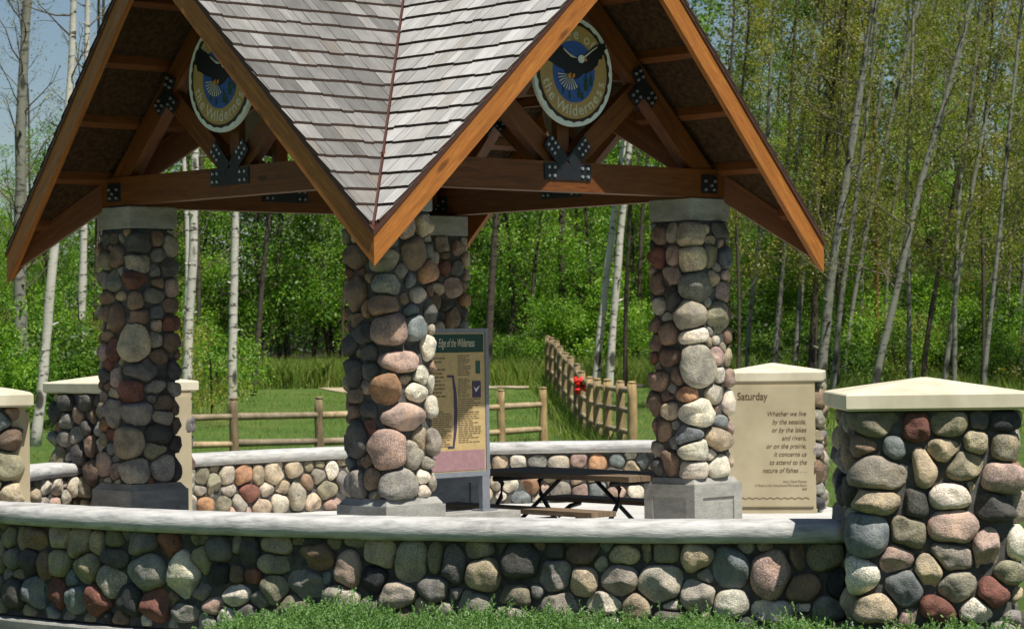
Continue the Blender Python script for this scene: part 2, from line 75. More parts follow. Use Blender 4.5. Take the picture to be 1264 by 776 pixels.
# ------------------------------------------------------------------ helpers
rnd = random.Random(7)
OFF = {}
def link(o, parent=None):
    COL.objects.link(o)
    if parent is not None: o.parent = parent
    return o
def tag(o, label=None, cat=None, group=None, kind=None):
    if label: o['label'] = label
    if cat: o['category'] = cat
    if group: o['group'] = group
    if kind: o['kind'] = kind
    return o
def thing(name, label, cat, loc=(0,0,0), group=None):
    o = bpy.data.objects.new(name, None); o.empty_display_size = .2; link(o); o.location = loc
    OFF[o.name] = Vector(loc)
    return tag(o, label, cat, group)
def off_of(parent): return OFF.get(parent.name, Vector((0,0,0))) if parent is not None else Vector((0,0,0))
def mesh_from(name, V, F, mats, mi=None, col=None, smooth=False, parent=None, origin=None):
    """V in world metres; the object sits at its parent's base (or at origin)."""
    off = off_of(parent) if parent is not None else Vector(origin or (0,0,0))
    V = np.asarray(V, dtype=np.float64) - np.array(off)
    me = bpy.data.meshes.new(name)
    if isinstance(F, np.ndarray):
        n, k = F.shape
        me.vertices.add(len(V)); me.vertices.foreach_set('co', V.astype(np.float32).ravel())
        me.loops.add(n*k); me.loops.foreach_set('vertex_index', F.astype(np.int32).ravel())
        me.polygons.add(n); me.polygons.foreach_set('loop_start', np.arange(0, n*k, k, dtype=np.int32))
        me.update(calc_edges=True)
    else:
        me.from_pydata(V.tolist(), [], F)
    for m in (mats if isinstance(mats, (list, tuple)) else [mats]): me.materials.append(m)
    if mi is not None: me.polygons.foreach_set('material_index', np.asarray(mi, dtype=np.int32))
    if col is not None:
        a = me.color_attributes.new('col', 'FLOAT_COLOR', 'POINT')
        c = np.ones((len(V), 4), dtype=np.float32); c[:, :3] = col; a.data.foreach_set('color', c.ravel())
    if smooth: me.polygons.foreach_set('use_smooth', np.ones(len(me.polygons), dtype=bool))
    me.update()
    o = bpy.data.objects.new(name, me); link(o, parent)
    if parent is None: o.location = off
    OFF[o.name] = off
    return o
class MB:
    def __init__(s): s.v = []; s.f = []; s.m = []; s.c = []
    def add(s, vs, fs, m=0, c=None):
        b = len(s.v); s.v += [tuple(v) for v in vs]; s.f += [tuple(b+i for i in f) for f in fs]; s.m += [m]*len(fs)
        s.c += [c or (1,1,1)]*len(vs)
    def hexa(s, P, m=0):        # 4 bottom + 4 top points
        s.add(P, [(3,2,1,0),(4,5,6,7),(0,1,5,4),(1,2,6,5),(2,3,7,6),(3,0,4,7)], m)
    def box(s, c, size, yaw=0, m=0, bev=0):
        sx, sy, sz = [k/2 for k in size]; ca, sa = math.cos(yaw), math.sin(yaw)
        def T(x,y,z): return (c[0]+x*ca-y*sa, c[1]+x*sa+y*ca, c[2]+z)
        if not bev:
            s.hexa([T(-sx,-sy,-sz),T(sx,-sy,-sz),T(sx,sy,-sz),T(-sx,sy,-sz),T(-sx,-sy,sz),T(sx,-sy,sz),T(sx,sy,sz),T(-sx,sy,sz)], m)
        else:
            rings = []
            for z, d in ((-sz, bev), (-sz+bev, 0), (sz-bev, 0), (sz, bev)):
                rings.append([(x*(1), y, z) for x, y in ((-sx+d+bev*0, -sy+d),(sx-d,-sy+d),(sx-d,sy-d),(-sx+d,sy-d))])
            vs = [T(*q) for r in rings for q in r]; fs = [(3,2,1,0), (12,13,14,15)]
            for k in range(3):
                for i in range(4): fs.append((k*4+i, k*4+(i+1)%4, k*4+4+(i+1)%4, k*4+4+i))
            s.add(vs, fs, m)
    def prism(s, pts, A, B, m=0):      # polygon pts (2d) mapped by A (near cap) and B (far cap)
        n = len(pts); vs = [A(*p) for p in pts]+[B(*p) for p in pts]
        s.add(vs, [tuple(range(n)), tuple(range(2*n-1, n-1, -1))]+[(i, n+i, n+(i+1)%n, (i+1)%n) for i in range(n)], m)
    def tube(s, P, R, n=8, m=0, cap=True):
        P = [Vector(p) for p in P]; k = len(P); vs = []
        up = Vector((0,0,1)) if abs((P[-1]-P[0]).normalized().z) < .9 else Vector((1,0,0))
        for i, p in enumerate(P):
            t = (P[min(i+1,k-1)]-P[max(i-1,0)]).normalized(); a = t.cross(up).normalized(); b = t.cross(a)
            r = R[i] if isinstance(R, (list, tuple)) else R
            for j in range(n):
                q = 2*math.pi*j/n; vs.append(p+a*(r*math.cos(q))+b*(r*math.sin(q)))
        fs = [(i*n+j, i*n+(j+1)%n, (i+1)*n+(j+1)%n, (i+1)*n+j) for i in range(k-1) for j in range(n)]
        if cap: fs += [tuple(range(n-1,-1,-1)), tuple((k-1)*n+j for j in range(n))]
        s.add(vs, fs, m)
    def build(s, name, mats, parent=None, smooth=False, origin=None, col=False):
        return mesh_from(name, s.v, s.f, mats, s.m, s.c if col else None, smooth, parent, origin)
def fix_normals(o):
    import bmesh
    b = bmesh.new(); b.from_mesh(o.data); bmesh.ops.recalc_face_normals(b, faces=b.faces); b.to_mesh(o.data); b.free(); return o

def clip(poly, nx, ny, c):            # keep nx*x+ny*y <= c
    out = []; n = len(poly)
    for i in range(n):
        p, q = poly[i], poly[(i+1)%n]; a = nx*p[0]+ny*p[1]-c; b = nx*q[0]+ny*q[1]-c
        if a <= 0: out.append(p)
        if (a < 0) != (b < 0) and abs(a-b) > 1e-12:
            t = a/(a-b)
            if 0 < t < 1: out.append((p[0]+(q[0]-p[0])*t, p[1]+(q[1]-p[1])*t))
    return out

# ------------------------------------------------------------------ materials
def new_mat(name):
    m = bpy.data.materials.new(name); m.use_nodes = True; t = m.node_tree; b = t.nodes['Principled BSDF']
    return m, t, b, (lambda k, **kw: _n(t, k, **kw)), t.links.new
def _n(t, k, **kw):
    n = t.nodes.new('ShaderNode'+k)
    for a, v in kw.items():
        if a.startswith('i_'):
            key = a[2:]; n.inputs[int(key) if key.isdigit() else key].default_value = v
        else: setattr(n, a, v)
    return n
def ramp(t, fac, stops):
    r = t.nodes.new('ShaderNodeValToRGB'); e = r.color_ramp.elements
    while len(e) < len(stops): e.new(.5)
    for el, (p, c) in zip(e, stops):
        el.position = p; el.color = (*c, 1) if len(c) == 3 else c
    t.links.new(fac, r.inputs[0]); return r.outputs[0]
def mixc(t, fac, a, b, mode='MIX'):
    n = t.nodes.new('ShaderNodeMix'); n.data_type = 'RGBA'; n.blend_type = mode
    for s, v in ((n.inputs[0], fac), (n.inputs[6], a), (n.inputs[7], b)):
        if hasattr(v, 'links'): t.links.new(v, s)
        elif isinstance(v, (int, float)): s.default_value = v
        else: s.default_value = (*v, 1)
    return n.outputs[2]
def bump(t, b, h, strength, dist=.01):
    n = t.nodes.new('ShaderNodeBump'); n.inputs['Strength'].default_value = strength; n.inputs['Distance'].default_value = dist
    t.links.new(h, n.inputs['Height']); t.links.new(n.outputs[0], b.inputs['Normal']); return n
def coords(t, kind='Object', scale=(1,1,1), rot=(0,0,0)):
    c = t.nodes.new('ShaderNodeTexCoord'); m = t.nodes.new('ShaderNodeMapping'); m.inputs['Scale'].default_value = scale; m.inputs['Rotation'].default_value = rot
    t.links.new(c.outputs[kind], m.inputs[0]); return m.outputs[0]
def noise_t(t, vec, scale, detail=4, rough=.55, dist=0):
    n = t.nodes.new('ShaderNodeTexNoise'); n.inputs['Scale'].default_value = scale; n.inputs['Detail'].default_value = detail
    n.inputs['Roughness'].default_value = rough; n.inputs['Distortion'].default_value = dist
    if vec is not None: t.links.new(vec, n.inputs['Vector'])
    return n.outputs['Fac']
def spec(b, v):
    k = 'Specular IOR Level' if 'Specular IOR Level' in b.inputs else 'Specular'; b.inputs[k].default_value = v

def noisy(name, c1, c2, scale=8, rough=.8, sp=.3, bmp=.3, bscale=None, vscale=(1,1,1), lo=.3, hi=.7, dist=.01, fine=None):
    m, t, b, N, L = new_mat(name); v = coords(t, scale=vscale)
    c = ramp(t, noise_t(t, v, scale), [(lo, c1), (hi, c2)])
    if fine:
        c = mixc(t, 1.0, c, ramp(t, noise_t(t, v, fine, 2, .7), [(.3, (.72,)*3), (.7, (1.2,)*3)]), 'MULTIPLY')
    L(c, b.inputs['Base Color']); b.inputs['Roughness'].default_value = rough; spec(b, sp)
    if bmp: bump(t, b, noise_t(t, v, bscale or scale*5, 5, .65), bmp, dist)
    return m

def stone_mat():
    m, t, b, N, L = new_mat('river_stone'); v = coords(t)
    a = N('Attribute', attribute_name='col'); g = N('NewGeometry')
    off = N('VectorMath', operation='ADD'); sc = N('VectorMath', operation='SCALE'); cv = N('CombineXYZ')
    L(g.outputs['Random Per Island'], cv.inputs[0]); L(g.outputs['Random Per Island'], cv.inputs[1]); L(cv.outputs[0], sc.inputs[0]); sc.inputs['Scale'].default_value = 37
    L(v, off.inputs[0]); L(sc.outputs[0], off.inputs[1]); v2 = off.outputs[0]
    big = ramp(t, noise_t(t, v2, 7, 4, .6), [(.3, (.58,.58,.60)), (.5, (1,1,1)), (.72, (1.38,1.30,1.14))])
    c = mixc(t, 1.0, a.outputs['Color'], big, 'MULTIPLY')
    fine = ramp(t, noise_t(t, v2, 95, 3, .75), [(.36, (.42,.42,.43)), (.5, (1,1,1)), (.66, (1.55,1.52,1.48))])
    rr = N('MapRange'); L(g.outputs['Random Per Island'], rr.inputs[0]); rr.inputs[3].default_value = .25; rr.inputs[4].default_value = .95
    c = mixc(t, rr.outputs[0], c, mixc(t, 1.0, c, fine, 'MULTIPLY'))
    w = N('TexWave', i_Scale=2.2, i_Distortion=9.0, i_Detail=3.0); L(v2, w.inputs[0])
    vein = ramp(t, w.outputs['Fac'], [(.0, (.8,.78,.76)), (.12, (1,1,1)), (.93, (1,1,1)), (1, (1.2,1.15,1.08))])
    c = mixc(t, .5, c, mixc(t, 1.0, c, vein, 'MULTIPLY'))
    # dry lichen and dirt spots
    sp_ = ramp(t, noise_t(t, v2, 22, 5, .7), [(.58, (0,0,0)), (.66, (1,1,1))])
    c = mixc(t, mixc(t, .35, (0,0,0), sp_), c, (.13,.12,.09))
    L(c, b.inputs['Base Color']); b.inputs['Roughness'].default_value = .72; spec(b, .3)
    h = mixc(t, .35, noise_t(t, v2, 18, 5, .6), noise_t(t, v2, 110, 3, .7)); bump(t, b, h, .8, .03)
    return m
def wood_mat(name, c1, c2, axis=0, rough=.55, sp=.35):
    m, t, b, N, L = new_mat(name)
    c = N('TexCoord'); g = N('NewGeometry'); uv = N('UVMap'); 
    mp = N('Mapping'); mp.inputs['Scale'].default_value = (1.2, 14, 14) ; L(uv.outputs[0], mp.inputs[0])
    a = noise_t(t, mp.outputs[0], 1.6, 5, .6, 1.2); f = noise_t(t, mp.outputs[0], 7, 3, .7, .4)
    col = ramp(t, a, [(.28, c1), (.5, tuple((p+q)/2 for p, q in zip(c1, c2))), (.72, c2)])
    col = mixc(t, .6, col, mixc(t, 1.0, col, ramp(t, f, [(.3, (.6,.55,.5)), (.65, (1.15,1.15,1.15))]), 'MULTIPLY'))
    kn = N('TexVoronoi', i_Scale=1.0); mk = N('Mapping'); mk.inputs['Scale'].default_value = (1.6, 5.5, 5.5); L(uv.outputs[0], mk.inputs[0]); L(mk.outputs[0], kn.inputs['Vector'])
    col = mixc(t, ramp(t, kn.outputs['Distance'], [(.07, (.75,)*3), (.15, (0,0,0))]), col, tuple(x*.35 for x in c1))
    L(col, b.inputs['Base Color']); b.inputs['Roughness'].default_value = rough; spec(b, sp)
    bump(t, b, f, .25, .004); return m
def shingle_mat(name, lo, hi, tan):
    m, t, b, N, L = new_mat(name); g = N('NewGeometry'); uv = N('UVMap')
    mp = N('Mapping'); mp.inputs['Scale'].default_value = (60, 2.5, 1); L(uv.outputs[0], mp.inputs[0])
    a = noise_t(t, mp.outputs[0], 1.0, 4, .7)
    mp2 = N('Mapping'); mp2.inputs['Scale'].default_value = (5, 2.5, 1); L(uv.outputs[0], mp2.inputs[0])
    pat = noise_t(t, mp2.outputs[0], 1.4, 3, .6)
    base = ramp(t, g.outputs['Random Per Island'], [(0, lo), (.45, tuple((p+q)/2 for p, q in zip(lo, hi))), (.85, hi), (.97, tan)])
    c = mixc(t, 1.0, base, ramp(t, a, [(.3, (.66,.66,.66)), (.7, (1.15,1.15,1.15))]), 'MULTIPLY')
    c = mixc(t, 1.0, c, ramp(t, pat, [(.30, (.82,.80,.77)), (.6, (1.05,1.05,1.05))]), 'MULTIPLY')
    L(c, b.inputs['Base Color']); b.inputs['Roughness'].default_value = .55; spec(b, .3)
    tg = N('Tangent', direction_type='UV_MAP'); b.inputs['Anisotropic'].default_value = .85; L(tg.outputs[0], b.inputs['Tangent'])
    bump(t, b, a, .5, .004); return m
def leaf_mat(name, c1, c2, c3, trans=.35):
    m, t, b, N, L = new_mat(name); t.nodes.remove(b); g = N('NewGeometry'); o = N('ObjectInfo')
    c = ramp(t, g.outputs['Random Per Island'], [(0, c1), (.55, c2), (1, c3)])
    c = mixc(t, 1.0, c, ramp(t, o.outputs['Random'], [(0, (.78,.85,.8)), (1, (1.2,1.1,1.0))]), 'MULTIPLY')
    d = N('BsdfDiffuse'); tr = N('BsdfTranslucent'); gl = N('BsdfGlossy', i_Roughness=.45); mx = N('MixShader'); mx.inputs[0].default_value = trans
    L(c, d.inputs[0]); c2_ = mixc(t, 1.0, c, (1.15, 1.2, .5), 'MULTIPLY'); L(c2_, tr.inputs[0]); L(d.outputs[0], mx.inputs[1]); L(tr.outputs[0], mx.inputs[2])
    m2 = N('MixShader'); m2.inputs[0].default_value = .02; L(mx.outputs[0], m2.inputs[1]); L(gl.outputs[0], m2.inputs[2]); gl.inputs[0].default_value = (.8,.8,.8,1)
    L(m2.outputs[0], t.nodes['Material Output'].inputs[0]); return m
def bark_mat(name, pale, dark, mark=.5, sc=1.0):
    m, t, b, N, L = new_mat(name); v = coords(t, scale=(3*sc, 3*sc, 9*sc)); v2 = coords(t, scale=(1,1,.5))
    c = ramp(t, noise_t(t, v2, 3, 4, .6), [(.3, tuple(x*.72 for x in pale)), (.7, pale)])
    n1 = noise_t(t, v, 1.3, 4, .65); c = mixc(t, ramp(t, n1, [(.60-.1*mark, (0,0,0)), (.68-.08*mark, (1,1,1))]), c, dark)
    vo = N('TexVoronoi', i_Scale=1.0); mk = coords(t, scale=(2.2, 2.2, 1.1)); L(mk, vo.inputs['Vector'])
    c = mixc(t, ramp(t, vo.outputs['Distance'], [(.16, (.9,)*3), (.24, (0,0,0))]), c, tuple(x*.6 for x in dark))
    L(c, b.inputs['Base Color']); b.inputs['Roughness'].default_value = .85; spec(b, .15)
    bump(t, b, n1, .4, .02); return m
def plain(name, c, rough=.6, sp=.3, metal=0, bm=0):
    return _plain(name, c, rough, sp, metal)
def _plain(name, c, rough, sp, metal):
    m, t, b, N, L = new_mat(name); v = coords(t)
    L(ramp(t, noise_t(t, v, 25, 4, .6), [(.3, tuple(x*.86 for x in c)), (.7, tuple(min(1, x*1.08) for x in c))]), b.inputs['Base Color'])
    b.inputs['Roughness'].default_value = rough; spec(b, sp); b.inputs['Metallic'].default_value = metal; return m

def coping_mat():
    m, t, b, N, L = new_mat('coping_concrete'); v = coords(t, scale=(1.2,1.2,7)); v2 = coords(t)
    c = ramp(t, noise_t(t, v, 4, 5, .65), [(.3, (.30,.30,.29)), (.52, (.53,.52,.495)), (.75, (.66,.65,.61))])
    st = ramp(t, noise_t(t, v2, 1.3, 6, .7), [(.30, (.55,.55,.54)), (.42, (.9,.9,.89)), (.6, (1,1,1))])
    c = mixc(t, 1.0, c, st, 'MULTIPLY'); c = mixc(t, ramp(t, noise_t(t, v2, 34, 3, .7), [(.68, (0,0,0)), (.75, (.7,.7,.7))]), c, (.16,.16,.15))
    L(c, b.inputs['Base Color']); b.inputs['Roughness'].default_value = .8; spec(b, .25)
    bump(t, b, noise_t(t, v, 11, 6, .7), .45, .015); return m
def lawn_mat():
    m, t, b, N, L = new_mat('lawn_turf'); v = coords(t)
    c = ramp(t, noise_t(t, v, 30, 5, .75), [(.3, (.062,.115,.022)), (.5, (.095,.17,.034)), (.7, (.15,.225,.055))])
    w = N('TexWave', wave_type='BANDS', bands_direction='DIAGONAL', i_Scale=.21, i_Distortion=5.5, i_Detail=2.0); L(v, w.inputs[0])
    c = mixc(t, 1.0, c, ramp(t, w.outputs['Fac'], [(.3, (.9,.93,.9)), (.7, (1.1,1.06,1.02))]), 'MULTIPLY')
    c = mixc(t, ramp(t, noise_t(t, v, .9, 4), [(.5, (0,0,0)), (.72, (.6,.6,.6))]), c, (.19,.20,.06)); c = mixc(t, ramp(t, noise_t(t, v, 2.6, 5, .7), [(.55, (0,0,0)), (.72, (.7,.7,.7))]), c, (.055,.10,.02))
    # leaf litter under the trees, away from the mown clearing
    sp_ = N('SeparateXYZ'); L(v, sp_.inputs[0]); nn = noise_t(t, v, .25, 3)
    ad = N('Math', operation='ADD'); L(sp_.outputs[1], ad.inputs[0]); mu = N('Math', operation='MULTIPLY'); L(nn, mu.inputs[0]); mu.inputs[1].default_value = 6; L(mu.outputs[0], ad.inputs[1])
    mr = N('MapRange'); L(ad.outputs[0], mr.inputs[0]); mr.inputs[1].default_value = 67; mr.inputs[2].default_value = 71
    c = mixc(t, mr.outputs[0], c, mixc(t, noise_t(t, v, 5, 4, .7), (.03,.04,.012), (.075,.06,.03)))
    L(c, b.inputs['Base Color']); b.inputs['Roughness'].default_value = .9; spec(b, .15)
    bump(t, b, noise_t(t, v, 45, 4, .8), .9, .05); return m

MT = {}
MT['stone'] = stone_mat()
MT['mortar'] = noisy('mortar', (.05,.05,.046), (.125,.12,.11), 14, .95, .1, .6, 60)
MT['coping'] = coping_mat()
MT['concrete'] = noisy('cast_concrete', (.25,.24,.215), (.40,.39,.35), 5, .9, .2, .4, 50, (1,1,2.5), fine=70)
MT['floor'] = noisy('floor_concrete', (.46,.45,.42), (.60,.59,.55), 2.2, .85, .25, .25, 60, fine=40)
MT['lime'] = noisy('limestone_cap', (.46,.405,.285), (.67,.605,.455), 2.6, .85, .2, .08, 90, (1,1,.6), .28, .56)
MT['tablet'] = noisy('limestone_tablet', (.38,.32,.205), (.50,.43,.285), 2.5, .85, .2, .05, 90)
MT['ink'] = plain('engraved_brown', (.12,.075,.042), .8, .2)
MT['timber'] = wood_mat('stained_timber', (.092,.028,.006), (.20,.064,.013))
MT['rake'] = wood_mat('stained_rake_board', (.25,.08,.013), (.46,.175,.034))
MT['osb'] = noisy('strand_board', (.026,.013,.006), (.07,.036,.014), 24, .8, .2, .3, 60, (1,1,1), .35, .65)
MT['shD'] = shingle_mat('weathered_shingle_dim_slope', (.145,.14,.132), (.285,.277,.262), (.20,.18,.155))  # dimmer look of these slopes painted in as a darker shingle tone
MT['shB'] = shingle_mat('weathered_shingle_bright_slope', (.31,.303,.288), (.54,.53,.508), (.36,.335,.30))  # sheen of the brighter slopes put into the base colour
MT['shEdge'] = plain('shingle_end_grain', (.055,.036,.027), .9, .1)
MT['flash'] = plain('brown_flashing', (.075,.028,.02), .5, .4)
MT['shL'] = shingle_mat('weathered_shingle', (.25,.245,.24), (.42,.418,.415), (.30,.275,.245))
MT['steel'] = plain('black_steel', (.012,.013,.017), .5, .4)
MT['bolt'] = plain('zinc_bolt', (.42,.43,.45), .4, .5, .6)
MT['grey_metal'] = plain('grey_painted_metal', (.20,.215,.24), .45, .4)
MT['table_wood'] = wood_mat('table_plank', (.12,.085,.055), (.25,.18,.115), rough=.75, sp=.15)
MT['fence'] = noisy('weathered_log', (.20,.145,.075), (.40,.31,.17), 6, .9, .15, .4, 30, (2,2,.6))
MT['rail'] = noisy('weathered_rail', (.24,.19,.12), (.44,.36,.235), 5, .9, .15, .4, 30)
for k_ in ('fence', 'rail'):        # every log weathered a little differently
    t_ = MT[k_].node_tree; b_ = t_.nodes['Principled BSDF']; l_0 = b_.inputs['Base Color'].links[0].from_socket; oi = t_.nodes.new('ShaderNodeObjectInfo')
    c_ = mixc(t_, 1.0, l_0, ramp(t_, oi.outputs['Random'], [(0, (.62,.62,.66)), (.5, (.95,.92,.9)), (1, (1.2,1.1,.95))]), 'MULTIPLY')
    c_ = mixc(t_, ramp(t_, noise_t(t_, coords(t_, scale=(9, 9, 1.2)), 3, 5, .7), [(.56, (0,0,0)), (.66, (.8,.8,.8))]), c_, (.07,.06,.05)); t_.links.new(c_, b_.inputs['Base Color'])
MT['lawn'] = lawn_mat()
MT['path'] = noisy('path_gravel', (.33,.265,.17), (.49,.41,.28), 9, .95, .1, .4, 40, fine=60)
MT['grass'] = leaf_mat('tall_grass_blade', (.12,.22,.035), (.21,.32,.06), (.34,.39,.13), .4)
MT['leafG'] = leaf_mat('green_leaf', (.06,.165,.018), (.17,.36,.038), (.37,.52,.085), .5)
MT['leafO'] = leaf_mat('olive_bud_leaf', (.12,.145,.03), (.25,.27,.052), (.39,.37,.10), .5)
MT['leafD'] = leaf_mat('deep_green_leaf', (.025,.07,.011), (.065,.14,.022), (.15,.24,.04), .4)
MT['juniper'] = leaf_mat('juniper_needle', (.13,.26,.075), (.26,.43,.14), (.42,.55,.25), .35)
MT['juniper_in'] = plain('juniper_wood', (.05,.035,.02), .9, .1)
MT['birch'] = bark_mat('white_aspen_bark', (.58,.55,.47), (.04,.035,.03), .5)
MT['aspen'] = bark_mat('grey_aspen_bark', (.235,.23,.185), (.06,.055,.045), .6)
MT['darkbark'] = bark_mat('dark_bark', (.085,.07,.052), (.025,.02,.016), .6)
MT['rustbark'] = bark_mat('rust_bark', (.22,.09,.04), (.10,.045,.025), .6)
MT['twig'] = plain('twig', (.125,.105,.075), .9, .1)
MT['red'] = plain('red_ribbon', (.55,.022,.012), .5, .3)
def uv_axis(o, axis, off=None):
    """u along the given axis, v across it, per face (for the wood grain)."""
    me = o.data; ax = Vector(axis).normalized(); l = me.uv_layers.new(name='UVMap'); ox = rnd.random()*9 if off is None else off
    for p in me.polygons:
        n = p.normal; w = ax.cross(n)
        if w.length < .2: w = Vector((0,0,1)).cross(n) if abs(n.z) < .9 else Vector((1,0,0))
        w = w.normalized()
        for li in p.loop_indices:
            co = me.vertices[me.loops[li].vertex_index].co
            l.data[li].uv = (co.dot(ax)+ox, co.dot(w)+ox*3.1+n.x*1.7+n.y)
    return o

# ------------------------------------------------------------------ fieldstone surfaces
PAL = dict(g=(.245,.232,.205), d=(.105,.10,.092), b=(.185,.205,.205), t=(.47,.385,.265), p=(.43,.31,.255), r=(.205,.09,.066),
           n=(.24,.165,.115), o=(.27,.245,.165), a=(.38,.34,.275), w=(.66,.60,.49), k=(.05,.052,.056), c=(.37,.215,.12))
class Path:
    def __init__(s, P, closed=False):
        P = np.array(P, float); s.closed = closed
        d = np.hypot(*np.diff(P, axis=0).T); keep = np.r_[True, d > 1e-6]; P = P[keep]
        s.P = P; s.d = np.r_[0, np.cumsum(np.hypot(*np.diff(P, axis=0).T))]; s.L = s.d[-1]
        if closed: e = np.vstack([P[-2], P, P[1]]); t = e[2:]-e[:-2]
        else: t = np.gradient(P, axis=0)
        t = t/np.hypot(*t.T)[:, None]; s.N = np.c_[t[:,1], -t[:,0]]
    def ev(s, u, v, h):
        if s.closed: u = np.mod(u, s.L)
        x = np.interp(u, s.d, s.P[:,0]); y = np.interp(u, s.d, s.P[:,1]); nx = np.interp(u, s.d, s.N[:,0]); ny = np.interp(u, s.d, s.N[:,1])
        k = np.hypot(nx, ny); return np.c_[x+nx/k*h, y+ny/k*h, v]
def rounded_square(cx, cy, w, rad, yaw, n=8):
    h = w/2-rad; pts = [(0, -w/2)]
    for sx, sy, a0 in ((1,-1,-90),(1,1,0),(-1,1,90),(-1,-1,180)):
        for j in range(n+1):
            a = math.radians(a0+90*j/n); pts.append((sx*h+rad*math.cos(a), sy*h+rad*math.sin(a)))
    pts.append((0, -w/2)); c, s_ = math.cos(yaw), math.sin(yaw)
    return [(cx+x*c-y*s_, cy+x*s_+y*c) for x, y in pts]
RMIX = 'gggaaaatttooooonnnnpddbwk'
def stonework(name, path, u0, u1, v0, v1, given, parent, seed, rmin=.055, rmax=.12, hk=.36, mix=RMIX, gap=.010, avoid=None, core=True, asp=1.25, back=None, bright=1.0):
    r_ = random.Random(seed); per = path.L if path.closed else None
    sites = [(u, v, w, h, c, r_.uniform(-.15, .15)) for u, v, w, h, c in given]
    def dist(a, b):
        du = abs(a[0]-b[0])
        if per: du = min(du, per-du)
        return math.hypot(du/1.12, (a[1]-b[1])*1.12)
    for k in range(5200):
        f = max(0, 1-k/4200); r = rmin+(rmax-rmin)*f*r_.random()**.7 if k < 4200 else rmin*.75
        u = r_.uniform(u0, u1); v = r_.uniform(v0+r*.4, v1-r*.4)
        if avoid and avoid(u, v): continue
        c = (u, v)
        if all(dist(c, s) > (r+.25*(s[2]+s[3]))*.9 for s in sites):
            a = r_.uniform(.8, asp); sites.append((u, v, 2.1*r*a, 2.1*r/a, r_.choice(mix), r_.uniform(-.5, .5)))
    V, F, C, MI = [], [], [], []; nb = 0; K = 26
    th = np.arange(K)*2*math.pi/K; dx, dy = np.cos(th), np.sin(th)
    prof = ((1.0, -.012), (1.03, .16), (1.01, .36), (.95, .60), (.86, .79), (.72, .91), (.53, .97), (.32, .995), (.14, 1.0))
    allS = []
    for s in sites:
        allS.append(s)
        if per: allS += [(s[0]+per, *s[1:]), (s[0]-per, *s[1:])]
    for s in sites:
        u, v, w, h = s[:4]; R = max(w, h)
        poly = [(-R*.8, -R*.8), (R*.8, -R*.8), (R*.8, R*.8), (-R*.8, R*.8)]
        lo = v0 if v-h*.35 > v0 else v-h*.5
        poly = clip(poly, 0, -1, v-v0+.0) if True else poly
        poly = clip(poly, 0, 1, v1-v)
        if not per: poly = clip(clip(poly, -1, 0, u-u0+.03), 1, 0, u1-u+.03)
        ri = .25*(w+h)
        for q in allS:
            ex, ey = q[0]-u, q[1]-v; D = math.hypot(ex, ey)
            if D < 1e-6 or D > R+max(q[2], q[3]): continue
            # size of each stone along the joining direction decides where the joint runs
            ca, sa = ex/D, ey/D
            a_ = 1/math.sqrt((ca/(w/2))**2+(sa/(h/2))**2); b_ = 1/math.sqrt((ca/(q[2]/2))**2+(sa/(q[3]/2))**2)
            poly = clip(poly, ca, sa, D*a_/(a_+b_))
            if len(poly) < 3: break
        if len(poly) < 3: continue
        rad = np.full(K, 9.0)
        for i in range(len(poly)):
            p, q = poly[i], poly[(i+1) % len(poly)]; nx, ny = q[1]-p[1], -(q[0]-p[0]); L = math.hypot(nx, ny)
            if L < 1e-9: continue
            nx /= L; ny /= L; c = nx*p[0]+ny*p[1]; den = nx*dx+ny*dy
            rad = np.where(den > 1e-4, np.minimum(rad, np.maximum(c-gap, .004)/np.maximum(den, 1e-4)), rad)
        tilt = s[5]; ct, st = np.cos(th-tilt), np.sin(th-tilt); ex_ = r_.uniform(2.1, 3.2)
        ell = 1/((np.abs(ct)/(w/2*1.12))**ex_+(np.abs(st)/(h/2*1.12))**ex_)**(1/ex_)
        rad = np.minimum(rad, ell)
        nz = r_.random()*50
        rad = rad*(1+.17*np.array([noise.noise(Vector((nz+1.5*a, nz*.7+1.5*b, 3.1)))+.4*noise.noise(Vector((nz+3.5*a, nz*.7+3.5*b, 7.1))) for a, b in zip(dx, dy)]))
        for _ in range(r_.choice((1, 1, 2))): rad = .25*np.roll(rad, 1)+.5*rad+.25*np.roll(rad, -1)
        Rm = rad.mean(); hh = min(max(hk*2*Rm, .024), .09)*r_.uniform(.85, 1.15); tx, ty = r_.uniform(-.28, .28), r_.uniform(-.28, .28)
        ox, oy = r_.uniform(-.15, .15)*Rm, r_.uniform(-.15, .15)*Rm
        us, vs, hs = [], [], []
        for sc, z in prof:
            k = 1-sc if sc < 1 else 0
            us.append(u+rad*sc*dx+ox*k); vs.append(v+rad*sc*dy+oy*k)
            tl = 1+(tx*dx+ty*dy)*sc*.6
            hs.append(np.full(K, z*hh)*np.where(z > 0, tl, 1))
        us = np.concatenate(us+[[u+ox]]); vs = np.concatenate(vs+[[v+oy]]); hs = np.concatenate(hs+[[hh]])
        for _ in range(r_.choice((0, 1, 2, 3, 4))):                               # broken, flattish faces
            fa = r_.random()*6.283; fs_ = r_.uniform(.3, 1.2); fq = r_.uniform(-.1, .55)
            lim = hh*(r_.uniform(.88, 1.0)-fs_*(((us-u)*math.cos(fa)+(vs-v)*math.sin(fa))/Rm-fq))
            hs = np.where(hs > 0, np.minimum(hs, np.maximum(lim, .12*hs)), hs)
        amp = hh*.17
        nn = np.array([noise.noise(Vector((a*9+nz, b*9, nz)))+.5*noise.noise(Vector((a*22+nz, b*22, nz))) for a, b in zip(us-u, vs-v)])
        hs = np.where(hs > 0, hs+amp*nn, hs)
        V.append(path.ev(us, vs, hs)); n = len(prof)
        for i in range(n-1):
            for j in range(K): F.append((nb+i*K+j, nb+i*K+(j+1) % K, nb+(i+1)*K+(j+1) % K, nb+(i+1)*K+j))
